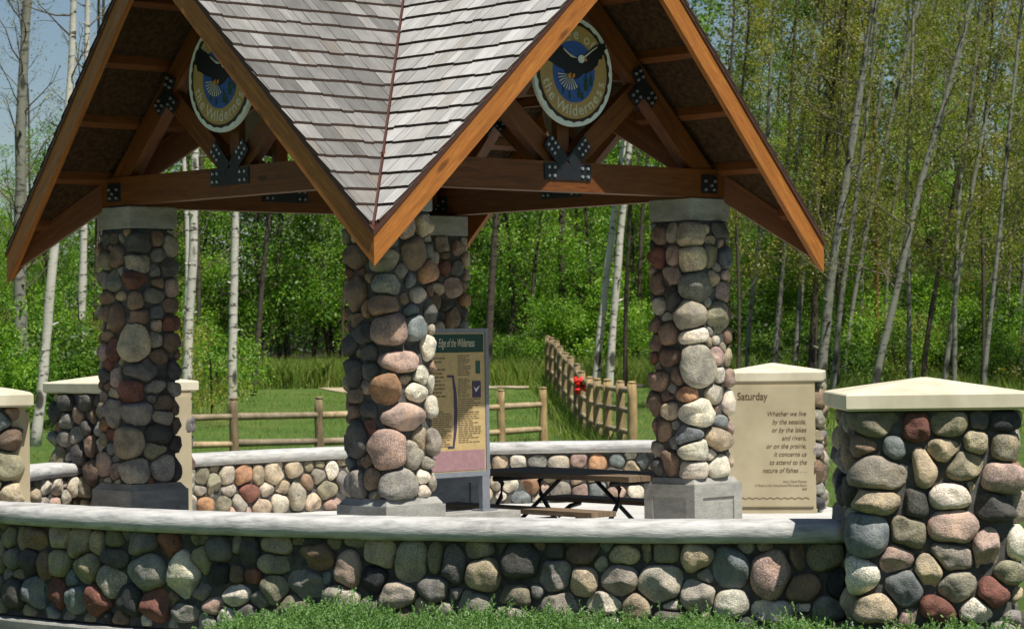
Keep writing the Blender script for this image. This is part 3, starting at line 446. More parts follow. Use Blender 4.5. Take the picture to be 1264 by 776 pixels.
        for j in range(K): F.append((nb+(n-1)*K+j, nb+(n-1)*K+(j+1) % K, nb+n*K))
        br = r_.uniform(.74, 1.2)*bright; base = PAL[s[4]]
        C += [tuple(min(.85, x*br*r_.uniform(.97, 1.03)) for x in base)]*(n*K+1); MI += [0]*((n-1)*K+K); nb += n*K+1
    if core:                                   # the mortar bed the stones sit in
        uu = np.linspace(u0, u1, 90 if not per else 140); zz = np.linspace(v0, v1, 40); G = []
        for z in zz:
            hb = np.array([.007*noise.noise(Vector((a*11, z*11, seed)))+.004 for a in uu]); 
            if per: hb[-1] = hb[0]
            G.append(path.ev(uu, np.full(len(uu), z), hb))
        V.append(np.concatenate(G)); m = len(uu)
        for i in range(len(zz)-1):
            for j in range(m-1): F.append((nb+i*m+j, nb+i*m+j+1, nb+(i+1)*m+j+1, nb+(i+1)*m+j)); MI.append(1)
        C += [(.2,.2,.2)]*(m*len(zz)); nb += m*len(zz)
        if per:
            F.append(tuple(nb-m+j for j in range(m-1))); MI.append(1)
        elif back is not None:                 # close the wall: other face, ends and top
            P2 = back.ev(np.linspace(0, back.L, m), np.full(m, v1), np.zeros(m)); P3 = P2.copy(); P3[:,2] = v0
            V += [P2, P3]; top = nb-m
            for j in range(m-1):
                F.append((top+j, top+j+1, nb+j+1, nb+j)); MI.append(1); F.append((nb+j, nb+j+1, nb+m+j+1, nb+m+j)); MI.append(1)
            C += [(.2,.2,.2)]*(2*m); nb += 2*m
    return mesh_from(name, np.concatenate(V), F, [MT['stone'], MT['mortar']], MI, np.array(C), True, parent)
def sweep(mb, path, prof, m=0, n=140, wob=0, seed=0):
    uu = np.linspace(0, path.L, n); k = len(prof); vs = []
    for (h, z) in prof:
        hw = np.array([wob*noise.noise(Vector((a*2.1, z*9, seed)))+.5*wob*noise.noise(Vector((a*6.1, z*15, seed+4))) for a in uu])
        vs.append(path.ev(uu, np.full(n, z)+hw*.6, h+hw))
    A = np.concatenate(vs); fs = []
    for i in range(k):
        i2 = (i+1) % k
        for j in range(n-1): fs.append((i*n+j, i*n+j+1, i2*n+j+1, i2*n+j))
    fs += [tuple(i*n for i in range(k)), tuple(i*n+n-1 for i in range(k-1, -1, -1))]
    mb.add([tuple(p) for p in A], fs, m)

# ------------------------------------------------------------------ ground
def interp(x, xs, ys): return float(np.interp(x, xs, ys))
def ground(x, y):
    z = interp(y, [0, 15, 20, 30, 38, 44, 46, 50, 56, 62, 80, 96, 125, 200], [-.2, -.2, -.25, -.25, -.12, -.1, -.06, .18, .46, .67, 1.1, 1.6, 9, 14])
    if y > 96:  # unseen hill behind the woods, added to block sky between the leaves
        f = interp(x, [-26, -12, 0], [.22, .45, 1]); z = 1.6+(z-1.6)*f
    return z+.03*noise.noise(Vector((x*.6, y*.6, 0)))*interp(y, [20, 40, 60], [.3, .5, 1.6])
def grid_mesh(name, xs, ys, fz, mat, kind='structure'):
    V = [(x, y, fz(x, y)) for y in ys for x in xs]; n = len(xs)
    F = [(j*n+i, j*n+i+1, (j+1)*n+i+1, (j+1)*n+i) for j in range(len(ys)-1) for i in range(n-1)]
    return tag(mesh_from(name, V, F, mat, smooth=True), kind=kind)
xs = list(np.r_[np.linspace(-220, -34, 14), np.linspace(-32, 32, 110), np.linspace(34, 220, 14)])
ys = list(np.r_[np.linspace(-60, 10, 8), np.linspace(12, 74, 125), np.linspace(76, 130, 28), np.linspace(140, 400, 12)])
grid_mesh('lawn', xs, ys, ground, MT['lawn'])

FW = Path(FRONT_EDGE); BW = Path(BACK_EDGE)
# paved floor of the round court: one slab between the two walls
fo = [tuple(p) for p in FW.ev(np.linspace(0, FW.L, 40), np.zeros(40), np.full(40, .2))[:, :2]]
bo = [tuple(p) for p in BW.ev(np.linspace(BW.L, 0, 50), np.zeros(50), np.full(50, -.2+.4))[:, :2]]
pl = fo+[(2.7, 16.7), (3.5, 18.6), (3.7, 22), (3.7, 26.5), (3.3, 28.2)]+bo
mb = MB(); mb.prism(pl, lambda x, y: (x, y, -.4), lambda x, y: (x, y, 0)); fl = fix_normals(mb.build('court_floor', MT['floor'])); tag(fl, kind='structure')
# gravel path crossing the lawn in front of the woods
pv = []; px_ = np.linspace(-5.0, 3.2, 60)
for x in px_:
    yc = 61.6+.16*(x+5)-.012*(x+5)**2+max(0, -3.6-x)**2*.8
    for k, dy in enumerate(np.linspace(-1.1, 1.1, 6)): 
        yy = yc+dy*min(1, (x+5.05)*.7)*(1.15-.07*(x+5)+.25*noise.noise(Vector((x*1.2, k*3, 1)))); pv.append((x, yy, ground(x, yy)+.02))
tag(mesh_from('path', pv, [(i*6+j, i*6+6+j, i*6+7+j, i*6+j+1) for i in range(59) for j in range(5)], MT['path'], smooth=True), kind='structure')

# ------------------------------------------------------------------ low walls of the court
def coping_prof(w0, w1, zt, th):     # rounded nose on both sides
    r = th*.42; P = []
    for a in (-80, -50, -20, 10, 40, 65, 88): P.append((w1-r+r*math.cos(math.radians(a)), zt-th/2+th/2*math.sin(math.radians(a))))
    for a in (92, 115, 140, 170, 200, 230, 260): P.append((w0+r+r*math.cos(math.radians(a)), zt-th/2+th/2*math.sin(math.radians(a))))
    return P
fw = thing('stone_wall', 'low curved fieldstone wall running across the front, with pale rounded coping', 'stone wall', (-.2, 16.8, -.25))
ZW = .69
outer = Path(FW.ev(np.linspace(0, FW.L, 120), np.zeros(120), np.full(120, .31))[:, :2]); inner = Path(FW.ev(np.linspace(0, FW.L, 120), np.zeros(120), np.full(120, .07))[:, :2])
stonework('stonework', outer, 0, outer.L, -.12, .565, S_FRONT, fw, 3, .06, .14, .42, gap=.008, back=inner)
mb = MB(); sweep(mb, FW, coping_prof(-.03, .45, ZW, .132), wob=.006, seed=2); fix_normals(mb.build('coping', MT['coping'], fw, True))
mb = MB(); sweep(mb, FW, [(.38, -.6), (.405, -.15), (.395, -.135), (.02, -.125), (.02, -.6)], wob=.006, seed=5); fix_normals(mb.build('footing', MT['concrete'], fw))
bw = thing('stone_wall', 'low curved sunlit fieldstone wall at the back of the court, log fence beyond it', 'stone wall', (-1, 28.6, 0))
bout = Path(BW.ev(np.linspace(0, BW.L, 160), np.zeros(160), np.full(160, .37))[:, :2]); bin_ = Path(BW.ev(np.linspace(0, BW.L, 160), np.zeros(160), np.full(160, .07))[:, :2])
stonework('stonework', bout, 0, bout.L, .0, .57, S_BACK, bw, 5, .06, .11, .34, mix='aaattttwwoopcgbn', back=bin_)
mb = MB(); sweep(mb, BW, coping_prof(-.03, .45, ZW, .125), wob=.005, seed=9); fix_normals(mb.build('coping', MT['coping'], bw, True))

# ------------------------------------------------------------------ text as flat mesh
def text_mesh(body, size, align='LEFT', shear=0, space=1.0, bold=0):
    cu = bpy.data.curves.new('txt', 'FONT'); cu.body = body; cu.size = size; cu.align_x = align; cu.shear = shear; cu.space_character = space; cu.offset = bold; cu.resolution_u = 4
    o = bpy.data.objects.new('txt', cu); COL.objects.link(o); dg = bpy.context.evaluated_depsgraph_get(); dg.update()
    me = o.evaluated_get(dg).to_mesh(); V = [(v.co.x, v.co.y) for v in me.vertices]; F = [tuple(p.vertices) for p in me.polygons]
    o.evaluated_get(dg).to_mesh_clear(); bpy.data.objects.remove(o); bpy.data.curves.remove(cu); return V, F
def add_text(mb, T, body, size, x, y, align='LEFT', shear=0, m=0, d=.002, space=1.0, bold=0, sx=1.0):
    V, F = text_mesh(body, size, align, shear, space, bold); mb.add([T(x+a*sx, y+b, d) for a, b in V], F, m)
def facing(o_, n_):          # local (right, up, out) frame of a vertical face
    n_ = Vector(n_).normalized(); r_ = Vector((0,0,1)).cross(n_); o_ = Vector(o_)
    return lambda a, b, c: tuple(o_+r_*a+Vector((0,0,1))*b+n_*c)
def slab(mb, T, a0, a1, b0, b1, c0, c1, m=0):
    mb.hexa([T(a0,b0,c1),T(a1,b0,c1),T(a1,b0,c0),T(a0,b0,c0),T(a0,b1,c1),T(a1,b1,c1),T(a1,b1,c0),T(a0,b1,c0)], m)

# ------------------------------------------------------------------ piers
def pier_cap(mb, cx, cy, w, yaw, z, th, rise):
    ca, sa = math.cos(yaw), math.sin(yaw); T = lambda x, y, zz: (cx+x*ca-y*sa, cy+x*sa+y*ca, zz)
    h = w/2; e = .008; rings = [(h-.02, z-.004), (h, z+.012), (h, z+th-.008), (h-e, z+th), (h-.06, z+th+rise*.12), (.02, z+th+rise)]
    vs = []; 
    for d, zz in rings: vs += [T(-d,-d,zz), T(d,-d,zz), T(d,d,zz), T(-d,d,zz)]
    fs = [(3,2,1,0)]+[(k*4+i, k*4+(i+1) % 4, k*4+4+(i+1) % 4, k*4+4+i) for k in range(5) for i in range(4)]+[(20,21,22,23)]
    mb.add(vs, fs)
def pier(label, cx, cy, yaw, zb, zc, w, given, seed, tablet=None, cw=1.12, mix=RMIX, td=0):
    p = thing('stone_pier', label, 'stone pier', (cx, cy, zb), None)
    path = Path(rounded_square(cx, cy, w, .09, yaw), True); q = path.L/4
    av = None
    if tablet is not None:
        cu = (tablet*q) % path.L
        av = lambda u, v: min(abs(u-cu), path.L-abs(u-cu)) < w*.47
    stonework('stonework', path, 0, path.L, zb, zc-.005, given, p, seed, .07, .125, .42, mix=mix, gap=.009, avoid=av)
    mb = MB(); pier_cap(mb, cx, cy, cw, yaw, zc, .10, .092); mb.build('cap', MT['lime'], p)
    if tablet is not None:
        a = yaw-math.pi/2+tablet*math.pi/2; n_ = Vector((math.cos(a), math.sin(a), 0)); T = facing((cx+n_.x*(w/2+td), cy+n_.y*(w/2+td), 0), n_)
        mb = MB(); slab(mb, T, -w/2+.01, w/2-.01, max(zb, -.05), .045, -.05-td, .07); slab(mb, T, -w/2+.02, w/2-.02, .045, zc-.004, -.05-td, .055); 
        slab(mb, T, -w/2+.045, w/2-.04, .075, zc-.05, .04, .085)
        tb = mb.build('tablet', MT['tablet'], p); return p, T, tb
    return p, None, None
pier('square sunlit fieldstone pier with pale pyramid cap where the front wall ends', 2.62, 16.12, 0, -.25, 1.41, .95, S_NEAR, 11, cw=1.15)
pier('fieldstone pier cut by the photo edge, its cream tablet seen edge-on behind the front wall', -4.47, 20.52, math.radians(12.3), -.1, 1.39, .84, [], 12, tablet=1, td=.025)
pier('fieldstone pier half hidden behind the shaded stone post, dark stones left, cream tablet right', -3.98, 25.7, math.radians(44.8), 0, 1.39, .98, [], 13, tablet=0, mix='gggaadddoonnt')
p3, T3, tb3 = pier('fieldstone pier whose cream tablet carries the Saturday verse', 2.80, 27.33, math.radians(-8.5), 0, 1.39, .98, [], 14, tablet=0)
mb = MB(); zt = 1.245
add_text(mb, T3, 'Saturday', .114, -.345, 1.20, 'LEFT', 0, d=.0875, bold=.0015, sx=.80)
for i, s_ in enumerate(['Whether we live', 'by the seaside,', 'or by the lakes', 'and rivers,', 'or on the prairie,', 'it concerns us', 'to attend to the', 'nature of fishes . . .']):
    add_text(mb, T3, s_, .072, .375, 1.028-i*.0853, 'RIGHT', .3, d=.0875, bold=.0004, sx=.84)
for i, s_ in enumerate(['Henry David Thoreau', 'A Week on the Concord and Merrimack Rivers', '1849']):
    add_text(mb, T3, s_, .038, .375, .325-i*.041, 'RIGHT', .15, d=.0875, sx=.74)
n = 60; wav = [(-.42+.82*i/n, .145+.018*abs(math.sin(i/n*math.pi*11))) for i in range(n+1)]
for a, b in zip(wav[:-1], wav[1:]): mb.add([T3(a[0], a[1], .0875), T3(b[0], b[1], .0875), T3(b[0], b[1]+.008, .0875), T3(a[0], a[1]+.008, .0875)], [(0,1,2,3)])
mb.build('lettering', MT['ink'], tb3)
# ------------------------------------------------------------------ pavilion
CX, CY, ROT = -.82, 21.04, -.04
LP, HB, ZC, ZT = 2.30, .715, 2.825, 3.012
PAVG = thing('pavilion', 'open timber pavilion on four fieldstone posts under a four-gabled cedar shingle roof', 'pavilion', (CX, CY, 0))
pyaw = math.radians(45)+ROT
def pillar(ang, given, seed, label=None, lit=1.0):
    a = math.radians(ang)+ROT; cx, cy = CX+LP*math.cos(a), CY+LP*math.sin(a)
    path = Path(rounded_square(cx, cy, .445, .05, pyaw), True)
    s = stonework('pillar', path, 0, path.L, HB, ZC, given, PAVG, seed, .05, .095, .38, gap=.008, mix='ggaaattoonnnnppdbrc')
    if label: s['label'] = label
    mb = MB(); mb.box((cx, cy, HB/2-.02), (.545, .545, HB-.04), pyaw); 
    h = .2725; ca, sa = math.cos(pyaw), math.sin(pyaw); T = lambda x, y, z: (cx+x*ca-y*sa, cy+x*sa+y*ca, z)
    mb.hexa([T(-h,-h,HB-.04),T(h,-h,HB-.04),T(h,h,HB-.04),T(-h,h,HB-.04)]+[T(-.24,-.24,HB+.006),T(.24,-.24,HB+.006),T(.24,.24,HB+.006),T(-.24,.24,HB+.006)])
    for k in range(4):        # raised border that leaves a sunk panel on each face
        b = pyaw+k*math.pi/2; n_ = (math.cos(b), math.sin(b), 0); F_ = facing((cx+n_[0]*h, cy+n_[1]*h, 0), n_)
        slab(mb, F_, -h-.012, h+.012, HB-.15, HB-.045, -.01, .014); slab(mb, F_, -h-.012, h+.012, 0, .12, -.01, .014)
        slab(mb, F_, -h-.012, -h+.085, .12, HB-.15, -.01, .014); slab(mb, F_, h-.085, h+.012, .12, HB-.15, -.01, .014)
    mb.build('base', MT['concrete'], s)
    mb = MB(); mb.box((cx, cy, (ZC+ZT)/2), (.47, .47, ZT-ZC-.004), pyaw, bev=.008); mb.build('cap', MT['concrete'], s)
pillar(-90, S_PF, 21, 'stone post under the near corner of the roof, pale stones low on its sunny side'); pillar(0, S_PR, 22, 'stone post beside the picnic table, rounded pale stones on its sunny side')
pillar(180, S_PL, 23, 'stone post wholly in shade, rusty red stone near its top'); pillar(90, [], 24)

ZR, ZE, HALF, PROW = 5.02, 2.69, 2.362, .238
SL = (ZR-ZE)/HALF
def frame(k):
    a = math.radians(-45+90*k)+ROT; n_ = Vector((math.cos(a), math.sin(a), 0)); l_ = Vector((-math.sin(a), math.cos(a), 0)); c = Vector((CX, CY, 0))
    return n_, l_, (lambda n, l, z: tuple(c+n_*n+l_*l+Vector((0,0,z))))
nr = lambda l: HALF+PROW-PROW*abs(l)/HALF            # rake line in plan
EX = .1245
bolts = []
for k in range(4):
    n_, l_, Q = frame(k); side_mats = ((MT['shL'], MT['shB']), (MT['shL'], MT['shD']), (MT['shB'], MT['shL']), (MT['shD'], MT['shL']))[k]  # slope brightness painted in by the choice of shingle tone
    for sg in (1, -1):
        r_ = random.Random(100+k*2+sg); V, F, FM = [], [], []; UV = []
        zs = lambda l, d: ZR-SL*abs(l)+d
        i = 0
        while True:
            lb = HALF+.012-i*EX; lh = lb-EX-.055
            if lb < .02: break
            lh = max(lh, 0.0); n0 = max(lh, 0)-.05; ni = n0+r_.uniform(0, .1); nmax = nr(lb)+.1
            ni = n0+r_.uniform(-.12, 0)
            while ni < nmax:
                w = r_.choice((.10, .13, .15, .17, .2, .23))*r_.uniform(.85, 1.15); jit = r_.uniform(-.007, .007)
                poly = [(ni+.0025, lh), (ni+w-.0025, lh), (ni+w-.0025, lb+jit), (ni+.0025, lb+jit)]
                poly = clip(poly, -1, 1, -.016)                                   # valley
                poly = clip(poly, 1, PROW/HALF, HALF+PROW+.062)                    # rake
                if len(poly) >= 3:
                    b = len(V); m = len(poly)
                    t_ = lambda l: .012+.030*max(0, min(1, (l-lh)/(lb-lh)))+r_.uniform(-.001, .001)
                    top = [(p[0], p[1], zs(p[1], t_(p[1]))) for p in poly]; bot = [(p[0], p[1], zs(p[1], t_(p[1])-.018)) for p in poly]
                    for q in top+bot: V.append(Q(q[0], sg*q[1], q[2])); UV.append((q[0]+i*3.7, -q[1]*1.4))
                    F.append(tuple(range(b, b+m))); F.append(tuple(range(b+2*m-1, b+m-1, -1))); FM += [0, 1]+[1]*m
                    for j in range(m): F.append((b+j, b+m+j, b+m+(j+1) % m, b+(j+1) % m))
                ni += w
            i += 1
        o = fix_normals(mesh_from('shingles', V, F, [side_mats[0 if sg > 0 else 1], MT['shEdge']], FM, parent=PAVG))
        uv = o.data.uv_layers.new(name='UVMap')
        for lo in o.data.loops: uv.data[lo.index].uv = UV[lo.vertex_index]
        # strand board sheathing
        mb = MB(); tri = [(0, 0), (HALF+PROW-.01, 0), (HALF-.01, HALF-.01)]
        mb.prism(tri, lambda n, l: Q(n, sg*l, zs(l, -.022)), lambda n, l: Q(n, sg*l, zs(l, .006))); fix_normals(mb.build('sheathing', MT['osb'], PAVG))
        # brown flashing along the rake
        mb = MB(); q = [(HALF+PROW-.02, 0), (HALF-.02, HALF-.012), (HALF+.056, HALF+.056), (HALF+PROW+.056, 0)]
        mb.prism(q, lambda n, l: Q(n, sg*l, zs(l, .0065)), lambda n, l: Q(n, sg*l, zs(l, .0125))); 
        q2 = [(HALF+PROW+.05, 0), (HALF+.05, HALF+.05), (HALF+.056, HALF+.056), (HALF+PROW+.056, 0)]
        mb.prism(q2, lambda n, l: Q(n, sg*l, zs(l, -.028)), lambda n, l: Q(n, sg*l, zs(l, .0064))); fix_normals(mb.build('flashing', MT['flash'], PAVG))
        # rake board, mitred at the corner
        mb = MB(); d = .045
        q = [(HALF+PROW, 0), (HALF, HALF), (HALF+d, HALF+d), (HALF+PROW+d, 0)]
        mb.prism(q, lambda n, l: Q(n, sg*l, zs(l, -.252)), lambda n, l: Q(n, sg*l, zs(l, .004)))
        o = fix_normals(mb.build('rake_board', MT['rake'], PAVG)); v_ = Vector(Q(HALF, sg*HALF, ZE))-Vector(Q(HALF+PROW, 0, ZR)); uv_axis(o, v_)
        # purlins carrying the sheathing
        for l in (.42, .86, 1.30, 1.74, 2.12):
            mb = MB(); z1 = lambda ll, dd: zs(ll, -.024+dd)
            P = []
            for dd in (-.065, 0):
                for (n, ll) in ((l+.06, l-.02), (nr(l)-.002, l-.02), (nr(l)-.002, l+.02), (l+.06, l+.02)): P.append(Q(n, sg*ll, z1(ll, dd)))
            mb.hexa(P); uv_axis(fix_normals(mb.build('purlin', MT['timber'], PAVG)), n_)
    # ridge cap
    mb = MB(); L_ = HALF+PROW+.06; nn = 14
    for i in range(nn):
        a0, a1 = .05+L_*i/nn-.0, L_*(i+1)/nn+.03
        if a1 > L_: a1 = L_
        for sg in (1, -1):
            P = [Q(a0, 0, ZR+.030), Q(a1, 0, ZR+.042), Q(a1, sg*.12, ZR+.042-SL*.12), Q(a0, sg*.12, ZR+.030-SL*.12)]; P2 = [(x, y, z+.012) for x, y, z in P]
            mb.hexa(P+P2)
    o = fix_normals(mb.build('ridge_cap', MT['shL'], PAVG)); uv_axis(o, l_)
    # valley flashing line
    mb = MB(); e = .05; P = []
    vd = (n_+l_).normalized(); vp = (n_-l_).normalized()
    for (t_, ) in ((.05,), (HALF+.03,)):
        c = Vector(Q(t_, t_, ZR-SL*t_+.018))
        P.append([tuple(c+vp*e+Vector((0,0,e*SL*.72))), tuple(c), tuple(c-vp*e+Vector((0,0,e*SL*.72)))])
    vs = P[0]+P[1]; mb.add(vs, [(0,1,4,3), (1,2,5,4)]); mb.build('valley_flashing', MT['flash'], PAVG)
    # valley rafter out to the corner
    mb = MB(); w = .045
    def vr(t_, z): c = Vector(Q(t_, t_, z)); return tuple(c+vp*w), tuple(c-vp*w)
    t0, t1 = .08, HALF-.045; A1 = vr(t0, ZR-SL*t0-.34); A2 = vr(t1, ZR-SL*t1-.205); B1 = vr(t0, ZR-SL*t0-.002); B2 = vr(t1, ZR-SL*t1-.002)
    mb.hexa([A1[0], A2[0], A2[1], A1[1], B1[0], B2[0], B2[1], B1[1]]); uv_axis(fix_normals(mb.build('valley_rafter', MT['timber'], PAVG)), Vector(B2[0])-Vector(B1[0]))
    # truss
    dz = .003 if k % 2 else 0; n0, n1 = 1.722, 1.863; le = 1.863 if k % 2 else 1.715
    mb = MB(); P = []
    for z in (ZT+.004+dz, ZT+.234+dz):
        for n, l in ((n0, -le), (n1, -le), (n1, le), (n0, le)): P.append(Q(n, l, z))
    mb.hexa(P); uv_axis(fix_normals(mb.build('tie_beam', MT['timber'], PAVG)), l_)
    zb = ZT+.236+dz; top = ZR-.125
    for sg in (1, -1):
        mb = MB(); lt = (top-zb)/SL; lb = (top-.25-zb)/SL
        poly = [(0.0, top), (lt, zb), (lb, zb), (0.0, top-.25)]
        mb.prism(poly, lambda l, z: Q(n0+.01+.002*sg, sg*l, z), lambda l, z: Q(n1-.012+.002*sg, sg*l, z)); uv_axis(fix_normals(mb.build('principal_rafter', MT['timber'], PAVG)), l_*sg-Vector((0,0,SL)))
        mb = MB(); d = Vector((.78, .62)).normalized(); q = Vector((-d.y, d.x))*.085; a, b = Vector((.10, zb+.02)), Vector((.86, zb+.02+.76*.795))
        poly = [tuple(a-q), tuple(b-q), tuple(b+q), tuple(a+q)]; poly = clip(poly, 0, -1, -(zb+.001))
        mb.prism(poly, lambda l, z: Q(n0+.03, sg*l, z), lambda l, z: Q(n1-.030, sg*l, z)); uv_axis(fix_normals(mb.build('brace', MT['timber'], PAVG)), l_*sg*d.x+Vector((0,0,d.y)))
    mb = MB(); P = []
    for z in (zb+.002, top-.18):
        for n, l in ((n0+.035, -.062), (n1-.045, -.062), (n1-.045, .062), (n0+.035, .062)): P.append(Q(n, l, z))
    mb.hexa(P); uv_axis(fix_normals(mb.build('king_post', MT['timber'], PAVG)), (0,0,1))
    mb = MB(); P = []
    for z in (3.93, 4.02):
        for n, l in ((n0-.05, -.95), (n0+.006, -.95), (n0+.006, .95), (n0-.05, .95)): P.append(Q(n, l, z))
    mb.hexa(P); uv_axis(fix_normals(mb.build('collar_tie', MT['timber'], PAVG)), l_)
    # black steel gusset plates, bolted on both faces of the truss
    for face, s_ in ((n1, 1), (n0, -1)):
        Tf = lambda l, z, c: Q(face+s_*c, l, z)
        def plate(polys, bl):
            mb = MB()
            for i, pg in enumerate(polys): mb.prism(pg, lambda l, z: Tf(l, z, -.002), lambda l, z: Tf(l, z, .009+.0015*i))
            for (l, z) in bl:
                pts = [(l+.0125*math.cos(a*math.pi/3), z+.0125*math.sin(a*math.pi/3)) for a in range(6)]
                mb.prism(pts, lambda a, b: Tf(a, b, .009), lambda a, b: Tf(a, b, .024), 1)
            fix_normals(mb.build('gusset_plate', [MT['steel'], MT['bolt']], PAVG))
        zc_ = zb-.07
        polys = [[(-.25, zc_-.075), (.25, zc_-.075), (.25, zc_+.055), (-.25, zc_+.055)]]; bl = [(x, zc_-.012+y) for x in (-.21, -.15, .15, .21) for y in (-.032, .032)]
        for sg in (1, -1):
            d = Vector((.78*sg, .62)); d.normalize(); q = Vector((-d.y, d.x))*.06; a = Vector((.03*sg, zb-.02)); b = Vector((.215*sg, zb-.02+.235*.795))
            polys.append([tuple(a-q), tuple(b-q), tuple(b+q), tuple(a+q)])
            for t_ in (.55, .72, .9):
                for e_ in (-.5, .5): bl.append(tuple(a+(b-a)*t_+q*e_))
        plate(polys, bl)
        for sg in (1, -1):
            c = Vector((.855*sg, zb+.62)); polys = []; bl = []
            for ang in (118, -42, 218):
                d = Vector((math.cos(math.radians(ang))*sg, math.sin(math.radians(ang)))); q = Vector((-d.y, d.x))*.058; e_ = c+d*.17
                polys.append([tuple(c-q), tuple(e_-q), tuple(e_+q), tuple(c+q)])
                bl += [tuple(c+d*t_+q*u) for t_ in (.085, .14) for u in (-.5, .5)]
            plate(polys, bl)
            plate([[(1.52*sg, zb-.2), (1.70*sg, zb-.2), (1.70*sg, zb-.05), (1.52*sg, zb-.05)]], [(1.56*sg, zb-.17), (1.56*sg, zb-.10), (1.63*sg, zb-.135), (1.67*sg, zb-.10), (1.66*sg, zb-.17)])

# ------------------------------------------------------------------ round signs hung in the gables
MT['s_white'] = plain('sign_white', (.78,.80,.75), .5, .4); MT['s_tan'] = plain('sign_tan', (.44,.285,.095), .5, .4); MT['s_blue'] = plain('sign_blue', (.035,.10,.36), .5, .4)
MT['s_black'] = plain('sign_black', (.008,.008,.012), .5, .4); MT['s_brown'] = plain('sign_brown', (.035,.017,.01), .5, .4); MT['s_cream'] = plain('sign_cream', (.66,.60,.44), .5, .4)
MT['s_green'] = plain('sign_pine', (.012,.06,.03), .5, .4); MT['s_yellow'] = plain('sign_orange', (.6,.25,.03), .5, .4); MT['s_back'] = plain('sign_back', (.26,.235,.18), .7, .3)
def disc(ra, rb, n=64, f=None): return [((ra*(f(2*math.pi*i/n) if f else 1))*math.cos(2*math.pi*i/n), (rb*(f(2*math.pi*i/n) if f else 1))*math.sin(2*math.pi*i/n)) for i in range(n)]
def emblem(k, label):
    n_, l_, Q = frame(k); o_ = Vector(Q(1.863+.05, 0, 3.94)); T = facing(o_, n_); R = .425
    root = thing('round_sign', label, 'sign', tuple(o_))
    def layer(name, pgs, mat, c0, c1):
        mb = MB()
        for pg in pgs: mb.prism([(a*R, b*R) for a, b in pg], lambda a, b: T(a, b, c0), lambda a, b: T(a, b, c1))
        return fix_normals(mb.build(name, mat, root))
    mb = MB(); mb.prism([(a*R, b*R) for a, b in disc(1, 1)], lambda a, b: T(a, b, 0), lambda a, b: T(a, b, .03), 0); b_ = fix_normals(mb.build('board', MT['s_white'], root))
    mb = MB(); mb.prism([(a*R, b*R) for a, b in disc(.985, .985)], lambda a, b: T(a, b, -.004), lambda a, b: T(a, b, -.0005)); fix_normals(mb.build('back', MT['s_back'], root))
    rr = random.Random(4); sc = [rr.uniform(.955, 1.0) for _ in range(80)]
    layer('dark_band', [disc(.93, .93, 80, lambda a: .96+.04*abs(math.sin(a*13)))], MT['s_brown'], .03, .033)
    layer('tan_ring', [disc(.845, .86)], MT['s_tan'], .033, .036); layer('blue_field', [disc(.53, .565)], MT['s_blue'], .036, .039)
    pine = lambda x, y, s: [(x-.035*s, y-.10*s), (x+.035*s, y-.10*s), (x+.06*s, y), (x+.03*s, y), (x+.05*s, y+.09*s), (x+.025*s, y+.09*s), (x, y+.2*s), (x-.025*s, y+.09*s), (x-.05*s, y+.09*s), (x-.03*s, y), (x-.06*s, y)]
    for i, a in enumerate(((.30, -.22, 1.2), (.12, -.38, .9), (-.12, -.44, .6), (.43, -.16, .8), (.2, -.44, .6), (-.28, -.36, .5))): layer('pine', [pine(*a)], MT['s_green'], .039, .041+.0002*i)
    rw = [(.10,.26),(.28,.33),(.48,.47),(.60,.53),(.76,.56),(.82,.62),(.80,.52),(.84,.48),(.77,.43),(.80,.36),(.72,.35),(.72,.28),(.63,.26),(.60,.16),(.47,.06),(.30,-.02),(.15,-.02)]
    lw = [(.06,.24),(-.10,.30),(-.28,.43),(-.45,.52),(-.60,.60),(-.66,.52),(-.74,.50),(-.72,.40),(-.78,.34),(-.70,.27),(-.68,.18),(-.56,.14),(-.42,.07),(-.25,.02),(-.02,-.02)]
    body = [(.22,.20),(.27,.02),(.16,-.08),(.04,-.14),(-.12,-.12),(-.24,-.02),(-.20,.10),(-.05,.22),(.10,.26)]
    layer('eagle', [rw], MT['s_black'], .041, .045); layer('eagle', [lw], MT['s_black'], .041, .0452); layer('eagle', [body], MT['s_black'], .041, .0462)
    tail = [[(-.10+.05*math.cos(a), -.06+.05*math.sin(a)), (-.12+.30*math.cos(a-.05), -.06+.28*math.sin(a-.05)), (-.12+.30*math.cos(a+.05), -.06+.28*math.sin(a+.05))] for a in [math.radians(q) for q in range(180, 320, 14)]]
    layer('tail', tail, MT['s_cream'], .046, .0485)
    layer('head', [[(.17+a, .24+b) for a, b in disc(.085, .075, 16)]], MT['s_white'], .0465, .050); layer('beak', [[(.24,.28),(.31,.25),(.31,.20),(.24,.21)]], MT['s_yellow'], .0465, .050)
    layer('talon', [[(-.18,-.06),(-.10,-.02),(-.09,-.10),(-.16,-.14)], [(-.06,-.05),(0,-.03),(0,-.10),(-.06,-.12)]], MT['s_yellow'], .0487, .0505)
    layer('wing_edge', [[(.24,.29),(.48,.44),(.60,.50),(.58,.47),(.46,.40),(.26,.26)], [(.08,.25),(-.10,.31),(-.28,.42),(-.26,.38),(-.08,.26)]], MT['s_cream'], .0455, .0475)
    mb = MB()
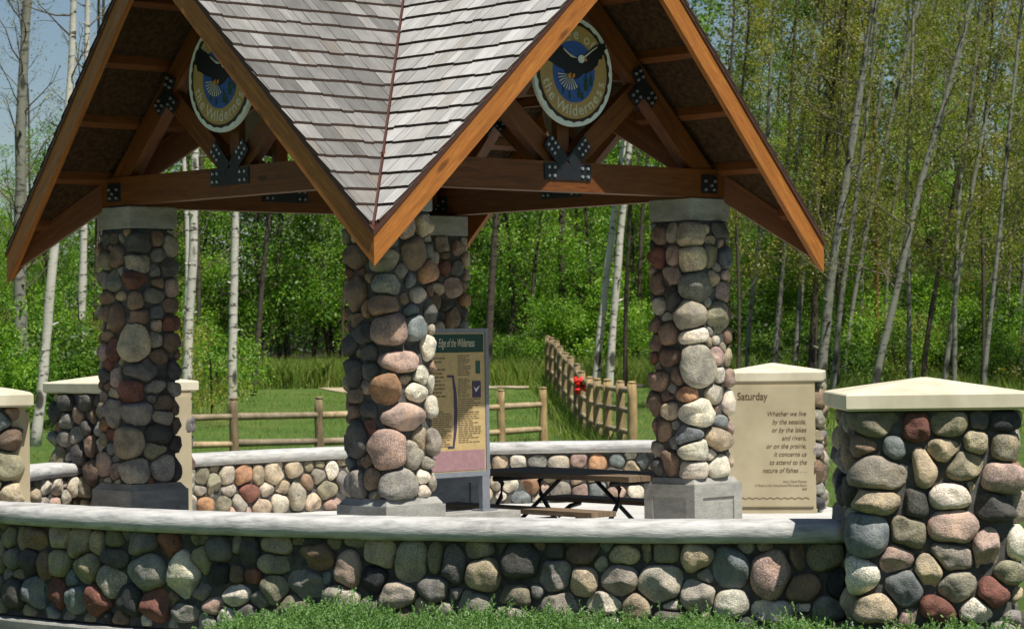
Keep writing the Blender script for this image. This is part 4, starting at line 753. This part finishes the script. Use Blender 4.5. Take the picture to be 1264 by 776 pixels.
    def arc(txt, rad, a0, a1, flip, size):
        nn = len(txt)
        ws = [{'W':1.5,'i':.5,'l':.45,' ':.6,'r':.7,'t':.7,'f':.65,'m':1.5}.get(ch, 1.0) for ch in txt]; tot = sum(ws); acc = 0
        for ch, w in zip(txt, ws):
            a = math.radians(a0+(a1-a0)*((acc+w/2)/tot)); acc += w
            if ch == ' ': continue
            V, F = text_mesh(ch, size, 'CENTER', 0, 1, .004*R); rot = a-math.pi/2 if not flip else a+math.pi/2; ca, sa = math.cos(rot), math.sin(rot)
            cx, cy = rad*math.cos(a)*R, rad*math.sin(a)*R; h = size*.33
            mb.add([T(cx+(x*ca-(y-h)*sa), cy+(x*sa+(y-h)*ca), .0375) for x, y in V], F)
    arc('Edge of', .70, 138, 42, False, .135*.9*1.0); arc('the Wilderness', .705, 192, 350, True, .135*.9)
    mb.build('lettering', MT['s_cream'], root)
    # hanging brackets
    mb = MB()
    for x in (-.12, .12): slab(mb, T, x-.02, x+.02, .25, .31, -.075, -.004)
    mb.build('bracket', MT['steel'], root)
emblem(0, 'round eagle sign reading the Wilderness in the gable above the information board')
emblem(3, 'round eagle sign half hidden by a rake board in the shaded gable')
emblem(1, 'round sign seen from its plain tan back, low behind the brighter eagle sign')
emblem(2, 'round sign seen from its plain back, behind the shaded eagle sign')

# ------------------------------------------------------------------ information board
dirv = Vector((.72, .69, 0)).normalized()
pr_ = Vector((-.205, 20.30, 0)); WB = 1.0; oc = pr_-dirv*(WB/2)
ib = thing('information_board', 'tall information board with a green header and tan text columns, behind the near stone post', 'information board', (oc.x, oc.y, 0))
nn_ = Vector((dirv.y, -dirv.x, 0)); T = facing((oc.x, oc.y, 0), nn_)
z0, z1 = .80, 1.965; h = WB/2
mb = MB(); slab(mb, T, -h+.02, h-.02, z0+.02, z1-.02, -.015, .010); mb.build('panel', plain('board_tan', (.50,.36,.165), .5, .4), ib)
mb = MB()
for a0, a1, b0, b1 in ((-h, h, z1-.035, z1), (-h, h, z0-.01, z0+.03), (-h, -h+.035, z0+.03, z1-.035), (h-.035, h, z0+.03, z1-.035)): slab(mb, T, a0, a1, b0, b1, -.022, .02)
mb.build('frame', MT['grey_metal'], ib)
for sx in (-1, 1):
    mb = MB(); slab(mb, T, sx*(h-.045)-.04, sx*(h-.045)+.04, .522, z0-.011, -.022, .02); slab(mb, T, sx*(h-.045)-.08, sx*(h-.045)+.08, .51, .521, -.07, .07); mb.build('post', MT['grey_metal'], ib)
mb = MB(); slab(mb, T, -h-.1, h+.16, 0, .51, -.2, .2); mb.build('plinth', MT['concrete'], ib)
mb = MB(); slab(mb, T, -h+.05, h-.05, z1-.19, z1-.046, .0105, .013); hd = mb.build('header', plain('header_green', (.012,.05,.035), .5, .4), ib)
mb = MB(); add_text(mb, T, 'Edge of the Wilderness', .095, h-.15, z1-.145, 'RIGHT', .3, d=.015, sx=.43); mb.build('lettering', MT['s_cream'], hd)
mb = MB(); slab(mb, T, -h+.05, h-.05, z0+.04, z0+.2, .0105, .013); mb.build('footer', plain('footer_mauve', (.33,.19,.20), .5, .4), ib)
mb = MB(); r_ = random.Random(8)
def lines(x0, x1, ya, yb, st, th):
    y = ya
    while y > yb:
        if r_.random() > .06:
            x = x0; xe = x1-(r_.random()**3)*(x1-x0)*.5
            while x < xe-.01:
                w = min(r_.uniform(.015, .06), xe-x); mb.add([T(x, y, .0122), T(x+w, y, .0122), T(x+w, y+th, .0122), T(x, y+th, .0122)], [(0,1,2,3)]); x += w+.008
        y -= st
lines(h-.94, h-.65, z1-.24, z1-.72, .028, .011); lines(h-.60, h-.46, z1-.24, z1-.55, .03, .012); lines(h-.60, h-.40, z1-.66, z0+.22, .017, .0075); lines(h-.33, h-.19, z1-.22, z0+.62, .017, .0075); lines(h-.33, h-.085, z0+.6, z0+.25, .017, .0075); lines(h-.94, h-.65, z1-.76, z0+.22, .018, .008)
lines(-.4, h-.1, z0+.15, z0+.12, .03, .014); lines(-.4, h-.1, z0+.095, z0+.07, .03, .02)
mb.build('text', plain('board_print', (.19,.14,.075), .6, .3), ib)
mb = MB(); pur = plain('board_purple', (.06,.045,.085), .5, .4)
slab(mb, T, h-.445, h-.375, z1-.385, z1-.370, .0105, .014); slab(mb, T, h-.445, h-.375, z1-.945, z1-.930, .0105, .014)
mb.prism([(h-.375+x*.9, z1-y) for x, y in ((0,.93),(.03,.8),(.04,.66),(.03,.5),(0,.37),(-.02,.37),(-.003,.5),(.002,.66),(-.003,.8),(-.02,.93))], lambda a, b: T(a, b, .0106), lambda a, b: T(a, b, .0138)); fix_normals(mb.build('bracket', pur, ib))
mb = MB(); slab(mb, T, h-.175, h-.085, z1-.55, z1-.42, .0105, .015); slab(mb, T, h-.155, h-.105, z1-.54, z1-.53, .0151, .0155); ic = mb.build('icon', pur, ib)
mb = MB(); mb.prism([(h-.165, z1-.46), (h-.14, z1-.485), (h-.13, z1-.475), (h-.095, z1-.455), (h-.13, z1-.495), (h-.14, z1-.505)], lambda a, b: T(a, b, .0151), lambda a, b: T(a, b, .0165)); fix_normals(mb.build('bird', MT['s_white'], ic))
mb = MB(); slab(mb, T, h-.135, h-.09, z1-.36, z1-.26, .0105, .015); mb.build('icon', plain('icon_green', (.03,.09,.06), .5, .4), ib)

# ------------------------------------------------------------------ picnic table
ta = math.radians(135)+ROT; tu = Vector((math.cos(ta), math.sin(ta), 0)); tv = Vector((-math.sin(ta), math.cos(ta), 0))   # along / across
t0 = Vector((1.21, 21.0, 0)); TL = 1.95; tc = t0+tu*(TL/2)
pt = thing('picnic_table', 'brown plank picnic table on bent black steel legs, beside the sunny stone post', 'picnic table', (tc.x, tc.y, 0))
def TT(a, b, z): return tuple(tc+tu*a+tv*b+Vector((0,0,z)))
def planks(name, bs, w, z, th, L):
    mb = MB()
    for b in bs:
        P = [TT(x, y, zz) for zz in (z-th, z) for x, y in ((-L/2, b-w/2), (L/2, b-w/2), (L/2, b+w/2), (-L/2, b+w/2))]; mb.hexa(P)
    return uv_axis(fix_normals(mb.build(name, MT['table_wood'], pt)), tu)
planks('tabletop', [-.30, -.15, 0, .15, .30], .142, .735, .045, TL)
for s_ in (-1, 1): planks('bench', [s_*.66-.072, s_*.66+.072], .138, .465, .042, TL)
for sx in (-1, 1):
    mb = MB(); x = sx*.72
    for s_ in (-1, 1):
        mb.tube([TT(x, s_*.30, .685), TT(x, s_*.22, .62), TT(x, s_*.24, .5), TT(x, s_*.40, .28), TT(x, s_*.62, .10), TT(x, s_*.74, .03)], .020, 8)
        mb.tube([TT(x, s_*.45, .30), TT(x, s_*.60, .38), TT(x, s_*.72, .40)], .022, 8)
    mb.tube([TT(x, -.32, .665), TT(x, .32, .665)], .024, 8); mb.tube([TT(x, -.42, .28), TT(x, .42, .28)], .02, 8); mb.tube([TT(x, 0, .30), TT(x-sx*.5, 0, .665)], .018, 6)
    mb.build('leg_frame', MT['steel'], pt, True)

# ------------------------------------------------------------------ log fences on the lawn
def log(mb, a, b, r, n=9, seed=0):
    P = [Vector(a).lerp(Vector(b), i/6) for i in range(7)]; rr = [r*(1.1-.2*i/6)*(1+.13*noise.noise(Vector((i*1.3, seed, 2)))) for i in range(7)]
    P = [p+Vector((.012*noise.noise(Vector((i, seed*2.1, 0))), .012*noise.noise(Vector((i, seed, 7))), .012*noise.noise(Vector((i, seed, 5))))) for i, p in enumerate(P)]
    mb.tube(P, rr, n)
def fence(label, posts, heights, rails_h, rp, rr, seed):
    x, y = posts[0]; f = thing('log_fence', label, 'fence', (x, y, ground(x, y)))
    tops = []
    for i, ((x, y), zt) in enumerate(zip(posts, heights)):
        g = ground(x, y); tops.append(zt); mb = MB(); tl = .025*noise.noise(Vector((i*3.3, seed, 1)))
        log(mb, (x, y, g-.2), (x+tl, y, zt-.03), rp, 10, i+seed); mb.tube([(x+tl, y, zt-.035), (x+tl, y, zt-.012), (x+tl, y, zt)], [rp*.98, rp*.8, rp*.3], 10); mb.build('post', MT['fence'], f, True)
    for i in range(len(posts)-1):
        for d in rails_h:
            a, b = posts[i], posts[i+1]; mb = MB(); log(mb, (a[0], a[1], tops[i]-d+.02*noise.noise(Vector((i, d*7, seed)))), (b[0], b[1], tops[i+1]-d+.02*noise.noise(Vector((i+9, d*7, seed)))), rr, 8, i*3+seed); mb.build('rail', MT['rail'], f, True)
fence('two-rail log fence along the back of the court, mown lawn behind it', F1P, F1Z, (.32, .77), .078, .058, 31)
fence('three-rail log fence climbing away beside the tall grass, red bow tied on it', F2P, F2Z, (.16, .48, .82), .082, .048, 57)
bx, by, bz = BOW
bow = thing('ribbon_bow', 'bright red bow tied to the log fence that climbs away', 'bow', (bx, by, bz)); mb = MB()
for i in range(7):
    a = i*math.pi*2/7+.2; r = .15; c = Vector((bx+.05*math.cos(a*2), by-.06, bz)); e_ = c+Vector((r*math.cos(a), -.05*math.sin(a*3)-.03, r*1.15*math.sin(a))); q = Vector((-math.sin(a), 0, math.cos(a)))*.055; m_ = (c+e_)/2+Vector((0, -.07, 0))
    mb.add([tuple(c), tuple(m_-q), tuple(e_-q*.5), tuple(e_+q*.5), tuple(m_+q), tuple(m_+Vector((0,-.035,0)))], [(0,1,5), (1,2,3,5), (3,4,5), (4,0,5)])
mb.build('loop', MT['red'], bow)
mb = MB(); mb.tube([(bx+.02, by-.09, bz-.03), (bx+.03, by-.13, bz), (bx+.02, by-.09, bz+.03)], [.01, .04, .012], 8); mb.build('knot', plain('dark_red', (.12,.008,.008), .5, .3), bow)
# ------------------------------------------------------------------ vegetation
def leaf_quads(P, size, rg, up=.35, asp=.55, fold=True):
    """one small pointed leaf (a rhombus) per point, randomly turned"""
    n = len(P); sz = size*rg.uniform(.65, 1.3, n)
    N = rg.normal(size=(n, 3)); N[:, 2] = np.abs(N[:, 2])+up; N /= np.linalg.norm(N, axis=1)[:, None]
    A = rg.normal(size=(n, 3)); A -= (A*N).sum(1)[:, None]*N; A /= np.linalg.norm(A, axis=1)[:, None]; B = np.cross(N, A)
    a = A*(sz*.5)[:, None]; b = B*(sz*.5*asp)[:, None]
    V = np.stack([P-a, P+b-.1*a, P+a, P-b-.1*a], 1).reshape(-1, 3)
    return V, np.arange(n*4).reshape(-1, 4)
def join_np(parts):
    V, F, M_ = [], [], []; b = 0
    for v, f, m in parts:
        v = np.asarray(v, float); V.append(v); F += [tuple(int(i)+b for i in q) for q in f]; M_ += [m]*len(f); b += len(v)
    return np.concatenate(V), F, M_
def branch_set(mb, base_path, radii, rg, z0, n, ln, rise, leaves=None, twigs=3, spread=.25, per=10):
    """limbs and twigs off a trunk; returns leaf points"""
    P = np.array(base_path); pts = []
    L = len(P)-1
    for i in range(n):
        t = z0+(1-z0)*(i+rg.random())/n; k = min(int(t*L), L-1); f = t*L-k; p = P[k]*(1-f)+P[k+1]*f; r = radii[k]*(1-f)+radii[k+1]*f
        a = rg.random()*6.283; l = ln*(1.15-t*.75)*rg.uniform(.6, 1.25); d = np.array([math.cos(a), math.sin(a), rise*rg.uniform(.5, 1.5)]); d /= np.linalg.norm(d)
        Q = [p]; dd = d.copy()
        for j in range(4):
            dd = dd+rg.normal(size=3)*.18+np.array([0,0,.08]); dd /= np.linalg.norm(dd); Q.append(Q[-1]+dd*l/4)
        rb = min(r*.34, .022)
        mb.tube([tuple(q) for q in Q], [rb, rb*.8, rb*.6, rb*.42, rb*.25], 4, 0, False)
        Q = np.array(Q)
        for j in range(twigs):
            tt = rg.uniform(.35, 1); k2 = min(int(tt*4), 3); q = Q[k2]*(1-(tt*4-k2))+Q[k2+1]*(tt*4-k2); e = dd+rg.normal(size=3)*.7; e /= np.linalg.norm(e); tl = l*rg.uniform(.2, .45)
            mb.tube([tuple(q), tuple(q+e*tl*.5+rg.normal(size=3)*.03), tuple(q+e*tl)], [rb*.4, rb*.28, rb*.15], 3, 0, False)
            m = int(per*rg.uniform(.5, 1.5))
            s_ = rg.random(m)[:, None]; pts.append(q+e*tl*s_+rg.normal(size=(m, 3))*spread*.5)
        m = int(per*1.2); s_ = rg.uniform(.4, 1.05, m)[:, None]; pts.append(Q[1]*(1-s_)+Q[4]*s_+rg.normal(size=(m, 3))*spread)
    return np.concatenate(pts) if pts else np.zeros((0, 3))
def trunk_mesh(name, path, r0, r1, mat, parent, rg, n=9, knots=0, mats=None):
    path = np.array(path, float); k = 26; d = np.r_[0, np.cumsum(np.linalg.norm(np.diff(path, axis=0), axis=1))]; t = np.linspace(0, d[-1], k)
    P = np.stack([np.interp(t, d, path[:, i]) for i in range(3)], 1)
    for _ in range(2): P[1:-1] = .25*P[:-2]+.5*P[1:-1]+.25*P[2:]
    P[:, :2] += rg.normal(size=(k, 2))*r0*.06
    R = [r0+(r1-r0)*i/(k-1) for i in range(k)]; R = [r*(1+.05*rg.normal()) for r in R]; R[0] *= 1.2; R[1] *= 1.05
    mb = MB(); mb.tube([tuple(p) for p in P], R, n)
    for _ in range(knots):
        i = rg.integers(3, k-3); a = rg.random()*6.28; p = P[i]+np.array([math.cos(a), math.sin(a), 0])*R[i]*.85; q = p+np.array([math.cos(a), math.sin(a), .5])*R[i]*rg.uniform(.5, 1.8)
        mb.tube([tuple(p), tuple(q)], [R[i]*.33, R[i]*.14], 6)
    return mb, P, R
def make_tree(name, label, path, r0, r1, bark, leafm, seed, z0=.35, nb=18, ln=1.6, rise=.6, per=12, lsz=.055, spread=.22, twigs=3, group=None, knots=8, extra=None):
    rg = np.random.default_rng(seed); t = thing(name, label, 'tree', tuple(path[0]), group)
    mb, P, R = trunk_mesh('trunk', path, r0, r1, bark, t, rg, knots=knots); o = mb.build('trunk', bark, t, True)
    cb = MB(); pts = branch_set(cb, P, R, rg, z0, nb, ln, rise, twigs=twigs, spread=spread, per=per)
    parts = [(cb.v, cb.f, 0)]
    if extra is not None: pts = np.concatenate([pts, extra])
    V, F = leaf_quads(pts, lsz, rg); parts.append((V, F, 1)); V, F, Mi = join_np(parts)
    c = mesh_from('crown', V, F, [MT['twig'] if bark is not MT['darkbark'] else MT['darkbark'], leafm], Mi, parent=t); return t
def blob_points(rg, n, blobs, shell=.55):
    out = []
    w = np.array([b[3]**2 for b in blobs]); w = w/w.sum()
    for b, k in zip(blobs, rg.multinomial(n, w)):
        d = rg.normal(size=(k, 3)); d /= np.linalg.norm(d, axis=1)[:, None]; r = b[3]*(shell+(1-shell)*rg.random(k))**.8*rg.uniform(.75, 1.15, k); r = np.where(rg.random(k) < .25, r*rg.random(k), r)
        out.append(np.array(b[:3])+d*r[:, None]*np.array([1, 1, .72]))
    return np.concatenate(out)
def copy_thing(o, loc, rz=0, sc=1.0, label=None, group=None, scz=None):
    c = o.copy(); COL.objects.link(c); c.location = loc; c.rotation_euler = (0, 0, rz); c.scale = (sc, sc, scz or sc)
    if label: c['label'] = label
    if group: c['group'] = group
    for ch in o.children:
        d = ch.copy(); COL.objects.link(d); d.parent = c
    return c

# trees one can single out
BK = dict(w='birch', g='aspen', d='darkbark', r='rustbark')
for i, (lab, bk, path, r0, r1, kw) in enumerate(TREES):
    leaf = MT[kw.pop('leaf', 'leafO')]; p0 = path[0]; g = ground(p0[0], p0[1]); path = [(p0[0], p0[1], g-.15)]+[tuple(p) for p in path]
    make_tree('birch_tree' if bk == 'w' else 'aspen_tree' if bk == 'g' else 'tree', lab, path, r0, r1, MT[BK[bk]], leaf, 500+i, **kw)

# the woods: prototypes, then copies
def proto_aspen(seed, lean, bark, leafm, per, lsz=.05, h=13, r=.085, nb=30, ln=1.5, z0=.16):
    rg = np.random.default_rng(seed); path = [(0,0,-.3)]+[(lean*h*(t**1.2)+.12*rg.normal(), .12*rg.normal(), h*t) for t in (.15, .3, .5, .7, .85, 1)]
    return make_tree('aspen_tree', 'slim grey aspen among many like it in the woods', path, r, .018, bark, leafm, seed, z0=z0, nb=nb, ln=ln, rise=.75, per=per, lsz=lsz, spread=.24, twigs=4, group='slim aspens filling the woods', knots=5)
def proto_leafy(seed, h=9.0, n=9000, leafm=None, lsz=.085, zlow=.12, rad=1.5):
    rg = np.random.default_rng(seed); path = [(0,0,-.3)]+[(.15*rg.normal(), .15*rg.normal(), h*t) for t in (.2, .45, .7, .95)]
    blobs = []
    for i in range(46):
        t = zlow+(1-zlow)*rg.random(); a = rg.random()*6.28; q = rad*(1.05-.62*t)*math.sqrt(rg.random())*1.15; blobs.append((q*math.cos(a), q*math.sin(a), h*t, rg.uniform(.3, .72)*(1.2-.5*t)))
    ex = blob_points(rg, n, blobs)
    return make_tree('leafy_tree', 'bright green leafy young tree massed with others behind the lawn', path, .075, .015, MT['darkbark'], leafm or MT['leafG'], seed, z0=.1, nb=22, ln=1.7, rise=.6, per=3, lsz=lsz, spread=.2, group='leafy young trees behind the lawn', knots=2, extra=ex)
def proto_shrub(seed, h=2.0, n=4200, leafm=None, lsz=.075):
    rg = np.random.default_rng(seed); path = [(0,0,-.2), (.05,0,h*.4), (.1*rg.normal(),.1,h*.85)]
    blobs = [(rg.normal()*.6, rg.normal()*.6, h*rg.uniform(.1, .85), rg.uniform(.25, .5)) for _ in range(22)]; ex = blob_points(rg, n, blobs)
    t = make_tree('leafy_shrub', 'low leafy shrub in the undergrowth at the edge of the woods', path, .03, .008, MT['darkbark'], leafm or MT['leafG'], seed, z0=.1, nb=16, ln=.9, rise=.9, per=3, lsz=lsz, spread=.15, group='undergrowth shrubs along the woods', knots=0, extra=ex)
    t['category'] = 'shrub'; return t
PA = [proto_aspen(901, .09, MT['aspen'], MT['leafO'], 48, r=.052, lsz=.066), proto_aspen(902, .16, MT['aspen'], MT['leafO'], 48, r=.06, lsz=.06), proto_aspen(903, .05, MT['darkbark'], MT['leafO'], 46, r=.05, lsz=.066), proto_aspen(904, .12, MT['darkbark'], MT['leafG'], 46, r=.046, lsz=.07), proto_aspen(905, .10, MT['darkbark'], MT['leafO'], 64, r=.04, lsz=.066, ln=1.9)]
PB = [proto_aspen(906, .03, MT['aspen'], MT['leafO'], 12), proto_aspen(907, .05, MT['darkbark'], MT['leafO'], 10, r=.07)]
PLf = [proto_leafy(911), proto_leafy(912, 8.0, 8500, rad=1.7), proto_leafy(913, 10.5, 10000, MT['leafD'], .09), proto_leafy(914, 7.0, 8000, MT['leafG'], .08, .06, 1.8)]
PS = [proto_shrub(921, lsz=.06), proto_shrub(922, 1.6, 3000, MT['leafD'], .10), proto_shrub(923, 2.5, 4800, lsz=.08), proto_shrub(924, 2.2, 2600, MT['leafO'], .055)]
used = set()
def put(protos, px, d, sc, rz=None, group=None, scz=None):
    o = rnd.choice(protos); x = (px-632)*d/3125; loc = (x, d, ground(x, d)-.03); rz = rnd.random()*6.28 if rz is None else rz
    if o.name not in used:
        used.add(o.name); o.location = loc; o.rotation_euler = (0,0,rz); o.scale = (sc, sc, scz or sc); return o
    return copy_thing(o, loc, rz, sc, scz=scz)
for i in range(66):        # right-hand woods: many slim leaning stems
    put(PA, rnd.uniform(880, 1420), rnd.uniform(52, 84), rnd.uniform(.8, 1.15), rz=rnd.uniform(-.5, .5))
for i in range(20):
    put(PA[3:4]+PB[1:], rnd.uniform(180, 900), rnd.uniform(66, 88), rnd.uniform(.85, 1.1), rz=rnd.uniform(-.6, .6))
for i in range(14):
    put(PB, rnd.uniform(-160, 180), rnd.uniform(56, 84), rnd.uniform(.8, 1.05), rz=rnd.uniform(-3, 3))
for i in range(46):        # green wall behind the pavilion
    d = rnd.uniform(67.5, 86); put(PLf, rnd.uniform(170, 930), d, rnd.uniform(.8, 1.2))
for i in range(24):
    d = rnd.uniform(66, 86); put(PLf, rnd.uniform(880, 1420), d, rnd.uniform(.55, 1.1))
for i in range(22):
    d = rnd.uniform(60, 84); put(PLf[:2]+PLf[3:], rnd.uniform(-160, 190), d, rnd.uniform(.55, .78))
for i in range(14):
    put(PLf, rnd.uniform(-900, -160), rnd.uniform(58, 84), rnd.uniform(.6, .95))
for i in range(14):        # nearer bushes on the left of the clearing
    put(PS, rnd.uniform(-100, 262), rnd.uniform(50, 60), rnd.uniform(.8, 1.2))
for i in range(26):
    put(PS, rnd.uniform(440, 1400), rnd.uniform(66, 72), rnd.uniform(.7, 1.25))
for i in range(16):
    put(PS, rnd.uniform(900, 1420), rnd.uniform(56, 66), rnd.uniform(.6, 1.1))

# far mass of the same woods
rg = np.random.default_rng(77); n = 360000
X = rg.uniform(-62, 52, n); Y = rg.uniform(88, 97, n); H = np.interp(X, [-62, -34, -17, -12.5, -9, -4, 60], [7, 5.5, 5.0, 6.2, 10, 14.5, 15.5]); Z = rg.random(n)**.85*H
keep = np.array([noise.noise(Vector((x*.55, y*.3, z*.6)))+.35*noise.noise(Vector((x*1.7, y, z*1.7))) for x, y, z in zip(X, Y, Z)]) > -.12-.25*(1-Z/H)
P = np.stack([X, Y, Z+np.array([ground(x, y) for x, y in zip(X, Y)])], 1)[keep]; V, F = leaf_quads(P, .2, rg)
tag(mesh_from('distant_woods', V, F, MT['leafD']), kind='stuff', label='far mass of leafy woods closing the view', cat='woods')

# tall grass: behind the path, along the climbing fence, at the feet of the woods
rg = np.random.default_rng(5); pts = []
def patch(n, x0, x1, y0, y1, h0, h1):
    X = rg.uniform(x0, x1, n); Y = rg.uniform(y0, y1, n); pts.append(np.stack([X, Y, rg.uniform(h0, h1, n)], 1))
patch(26000, -7.0, 7, 62.8, 67, .2, .75); patch(12000, -6.6, -3.0, 62.6, 66.5, .25, .8); patch(1500, -9.5, -6.6, 54, 63, .2, .5); patch(12000, 5, 17, 46, 62, .2, .6); patch(2500, -22, -9, 46, 60, .3, .7)
f2 = np.array(F2P); k = rg.integers(0, len(f2)-1, 2600); t = rg.random(2600)[:, None]; q = f2[k]*(1-t)+f2[k+1]*t; q[:, 0] += rg.normal(size=2600)*.18-.12; pts.append(np.c_[q, rg.uniform(.2, .5, 2600)])
patch(26000, -9, 6, 29.8, 47, .03, .085); patch(14000, -9, 5, 47, 61, .04, .11)
f1 = np.array(F1P); k = rg.integers(0, len(f1)-1, 900); t = rg.random(900)[:, None]; q = f1[k]*(1-t)+f1[k+1]*t; q += rg.normal(size=(900, 2))*.08; pts.append(np.c_[q, rg.uniform(.08, .22, 900)])
A = np.concatenate(pts); n = len(A); G = np.array([ground(x, y) for x, y in A[:, :2]]); an = rg.random(n)*6.283; dx, dy = np.cos(an)*.005*(1+A[:, 2]), np.sin(an)*.005*(1+A[:, 2]); ln = rg.normal(size=(n, 2))*.33*A[:, 2:3]
B0 = np.c_[A[:, :2], G-.02]; o3 = np.c_[dx, dy, np.zeros(n)]; mid = B0+np.c_[ln*.35, A[:, 2]*.6]; tip = B0+np.c_[ln, A[:, 2]]
V = np.stack([B0-o3, B0+o3, mid+o3*.8, tip, mid-o3*.8], 1).reshape(-1, 3); F = np.arange(n*5).reshape(-1, 5)
tag(mesh_from('tall_grass', V, F, MT['grass']), kind='stuff', label='tall unmown grass fringing the lawn and fence', cat='grass')

# juniper ground cover along the foot of the front wall
rg = np.random.default_rng(15)
def jtop(x): return np.interp(x, [-2.3, -2.0, -1.3, -.3, .6, 1.6, 2.1, 3.4, 4], [-.22, -.02, .105, .065, .095, .05, .065, .08, .06])+.045*np.array([noise.noise(Vector((a*3.1, 4, 0))) for a in np.atleast_1d(x)])
nsp = 11500; X = rg.uniform(-2.2, 4.1, nsp); fy = np.interp(X, FW.P[:, 0], FW.P[:, 1]); front = np.where(X > 2.0, 15.52, fy-.5); Y = front-rg.random(nsp)**1.2*1.5-.02
bump_ = np.array([noise.noise(Vector((a*2.2, b*2.2, 1)))+.5*noise.noise(Vector((a*6, b*6, 4))) for a, b in zip(X, Y)])
Zt = jtop(X)-.10*((front-Y)/1.5)**2*1.6+.07*bump_; Zt = -.22+(Zt+.22)*np.clip((X+2.3)/.35, .05, 1)
base = np.stack([X, Y, Zt-rg.random(nsp)**2*.14-.03], 1)
dirs = rg.normal(size=(nsp, 3))*np.array([.95, .8, .3])+np.array([.1, -.5, .55]); dirs /= np.linalg.norm(dirs, axis=1)[:, None]; ls = rg.uniform(.09, .20, nsp)
q = 32; T_ = rg.random((nsp, q)); C = base[:, None, :]+dirs[:, None, :]*(ls[:, None]*T_)[:, :, None]
nd = rg.normal(size=(nsp, q, 3))*.55+dirs[:, None, :]*1.0; nd /= np.linalg.norm(nd, axis=2)[:, :, None]; nl = rg.uniform(.014, .032, (nsp, q))*(1.15-.6*T_)
sd_ = np.cross(nd, rg.normal(size=(nsp, q, 3))); sd_ /= np.linalg.norm(sd_, axis=2)[:, :, None]; wd = .0042
V = np.stack([C-sd_*wd, C+sd_*wd, C+nd*nl[:, :, None]+sd_*wd*.4, C+nd*nl[:, :, None]-sd_*wd*.4], 2).reshape(-1, 3); F = np.arange(nsp*q*4).reshape(-1, 4)
tag(mesh_from('juniper_groundcover', V, F, MT['juniper']), kind='stuff', label='spreading green juniper along the foot of the front wall', cat='ground cover')
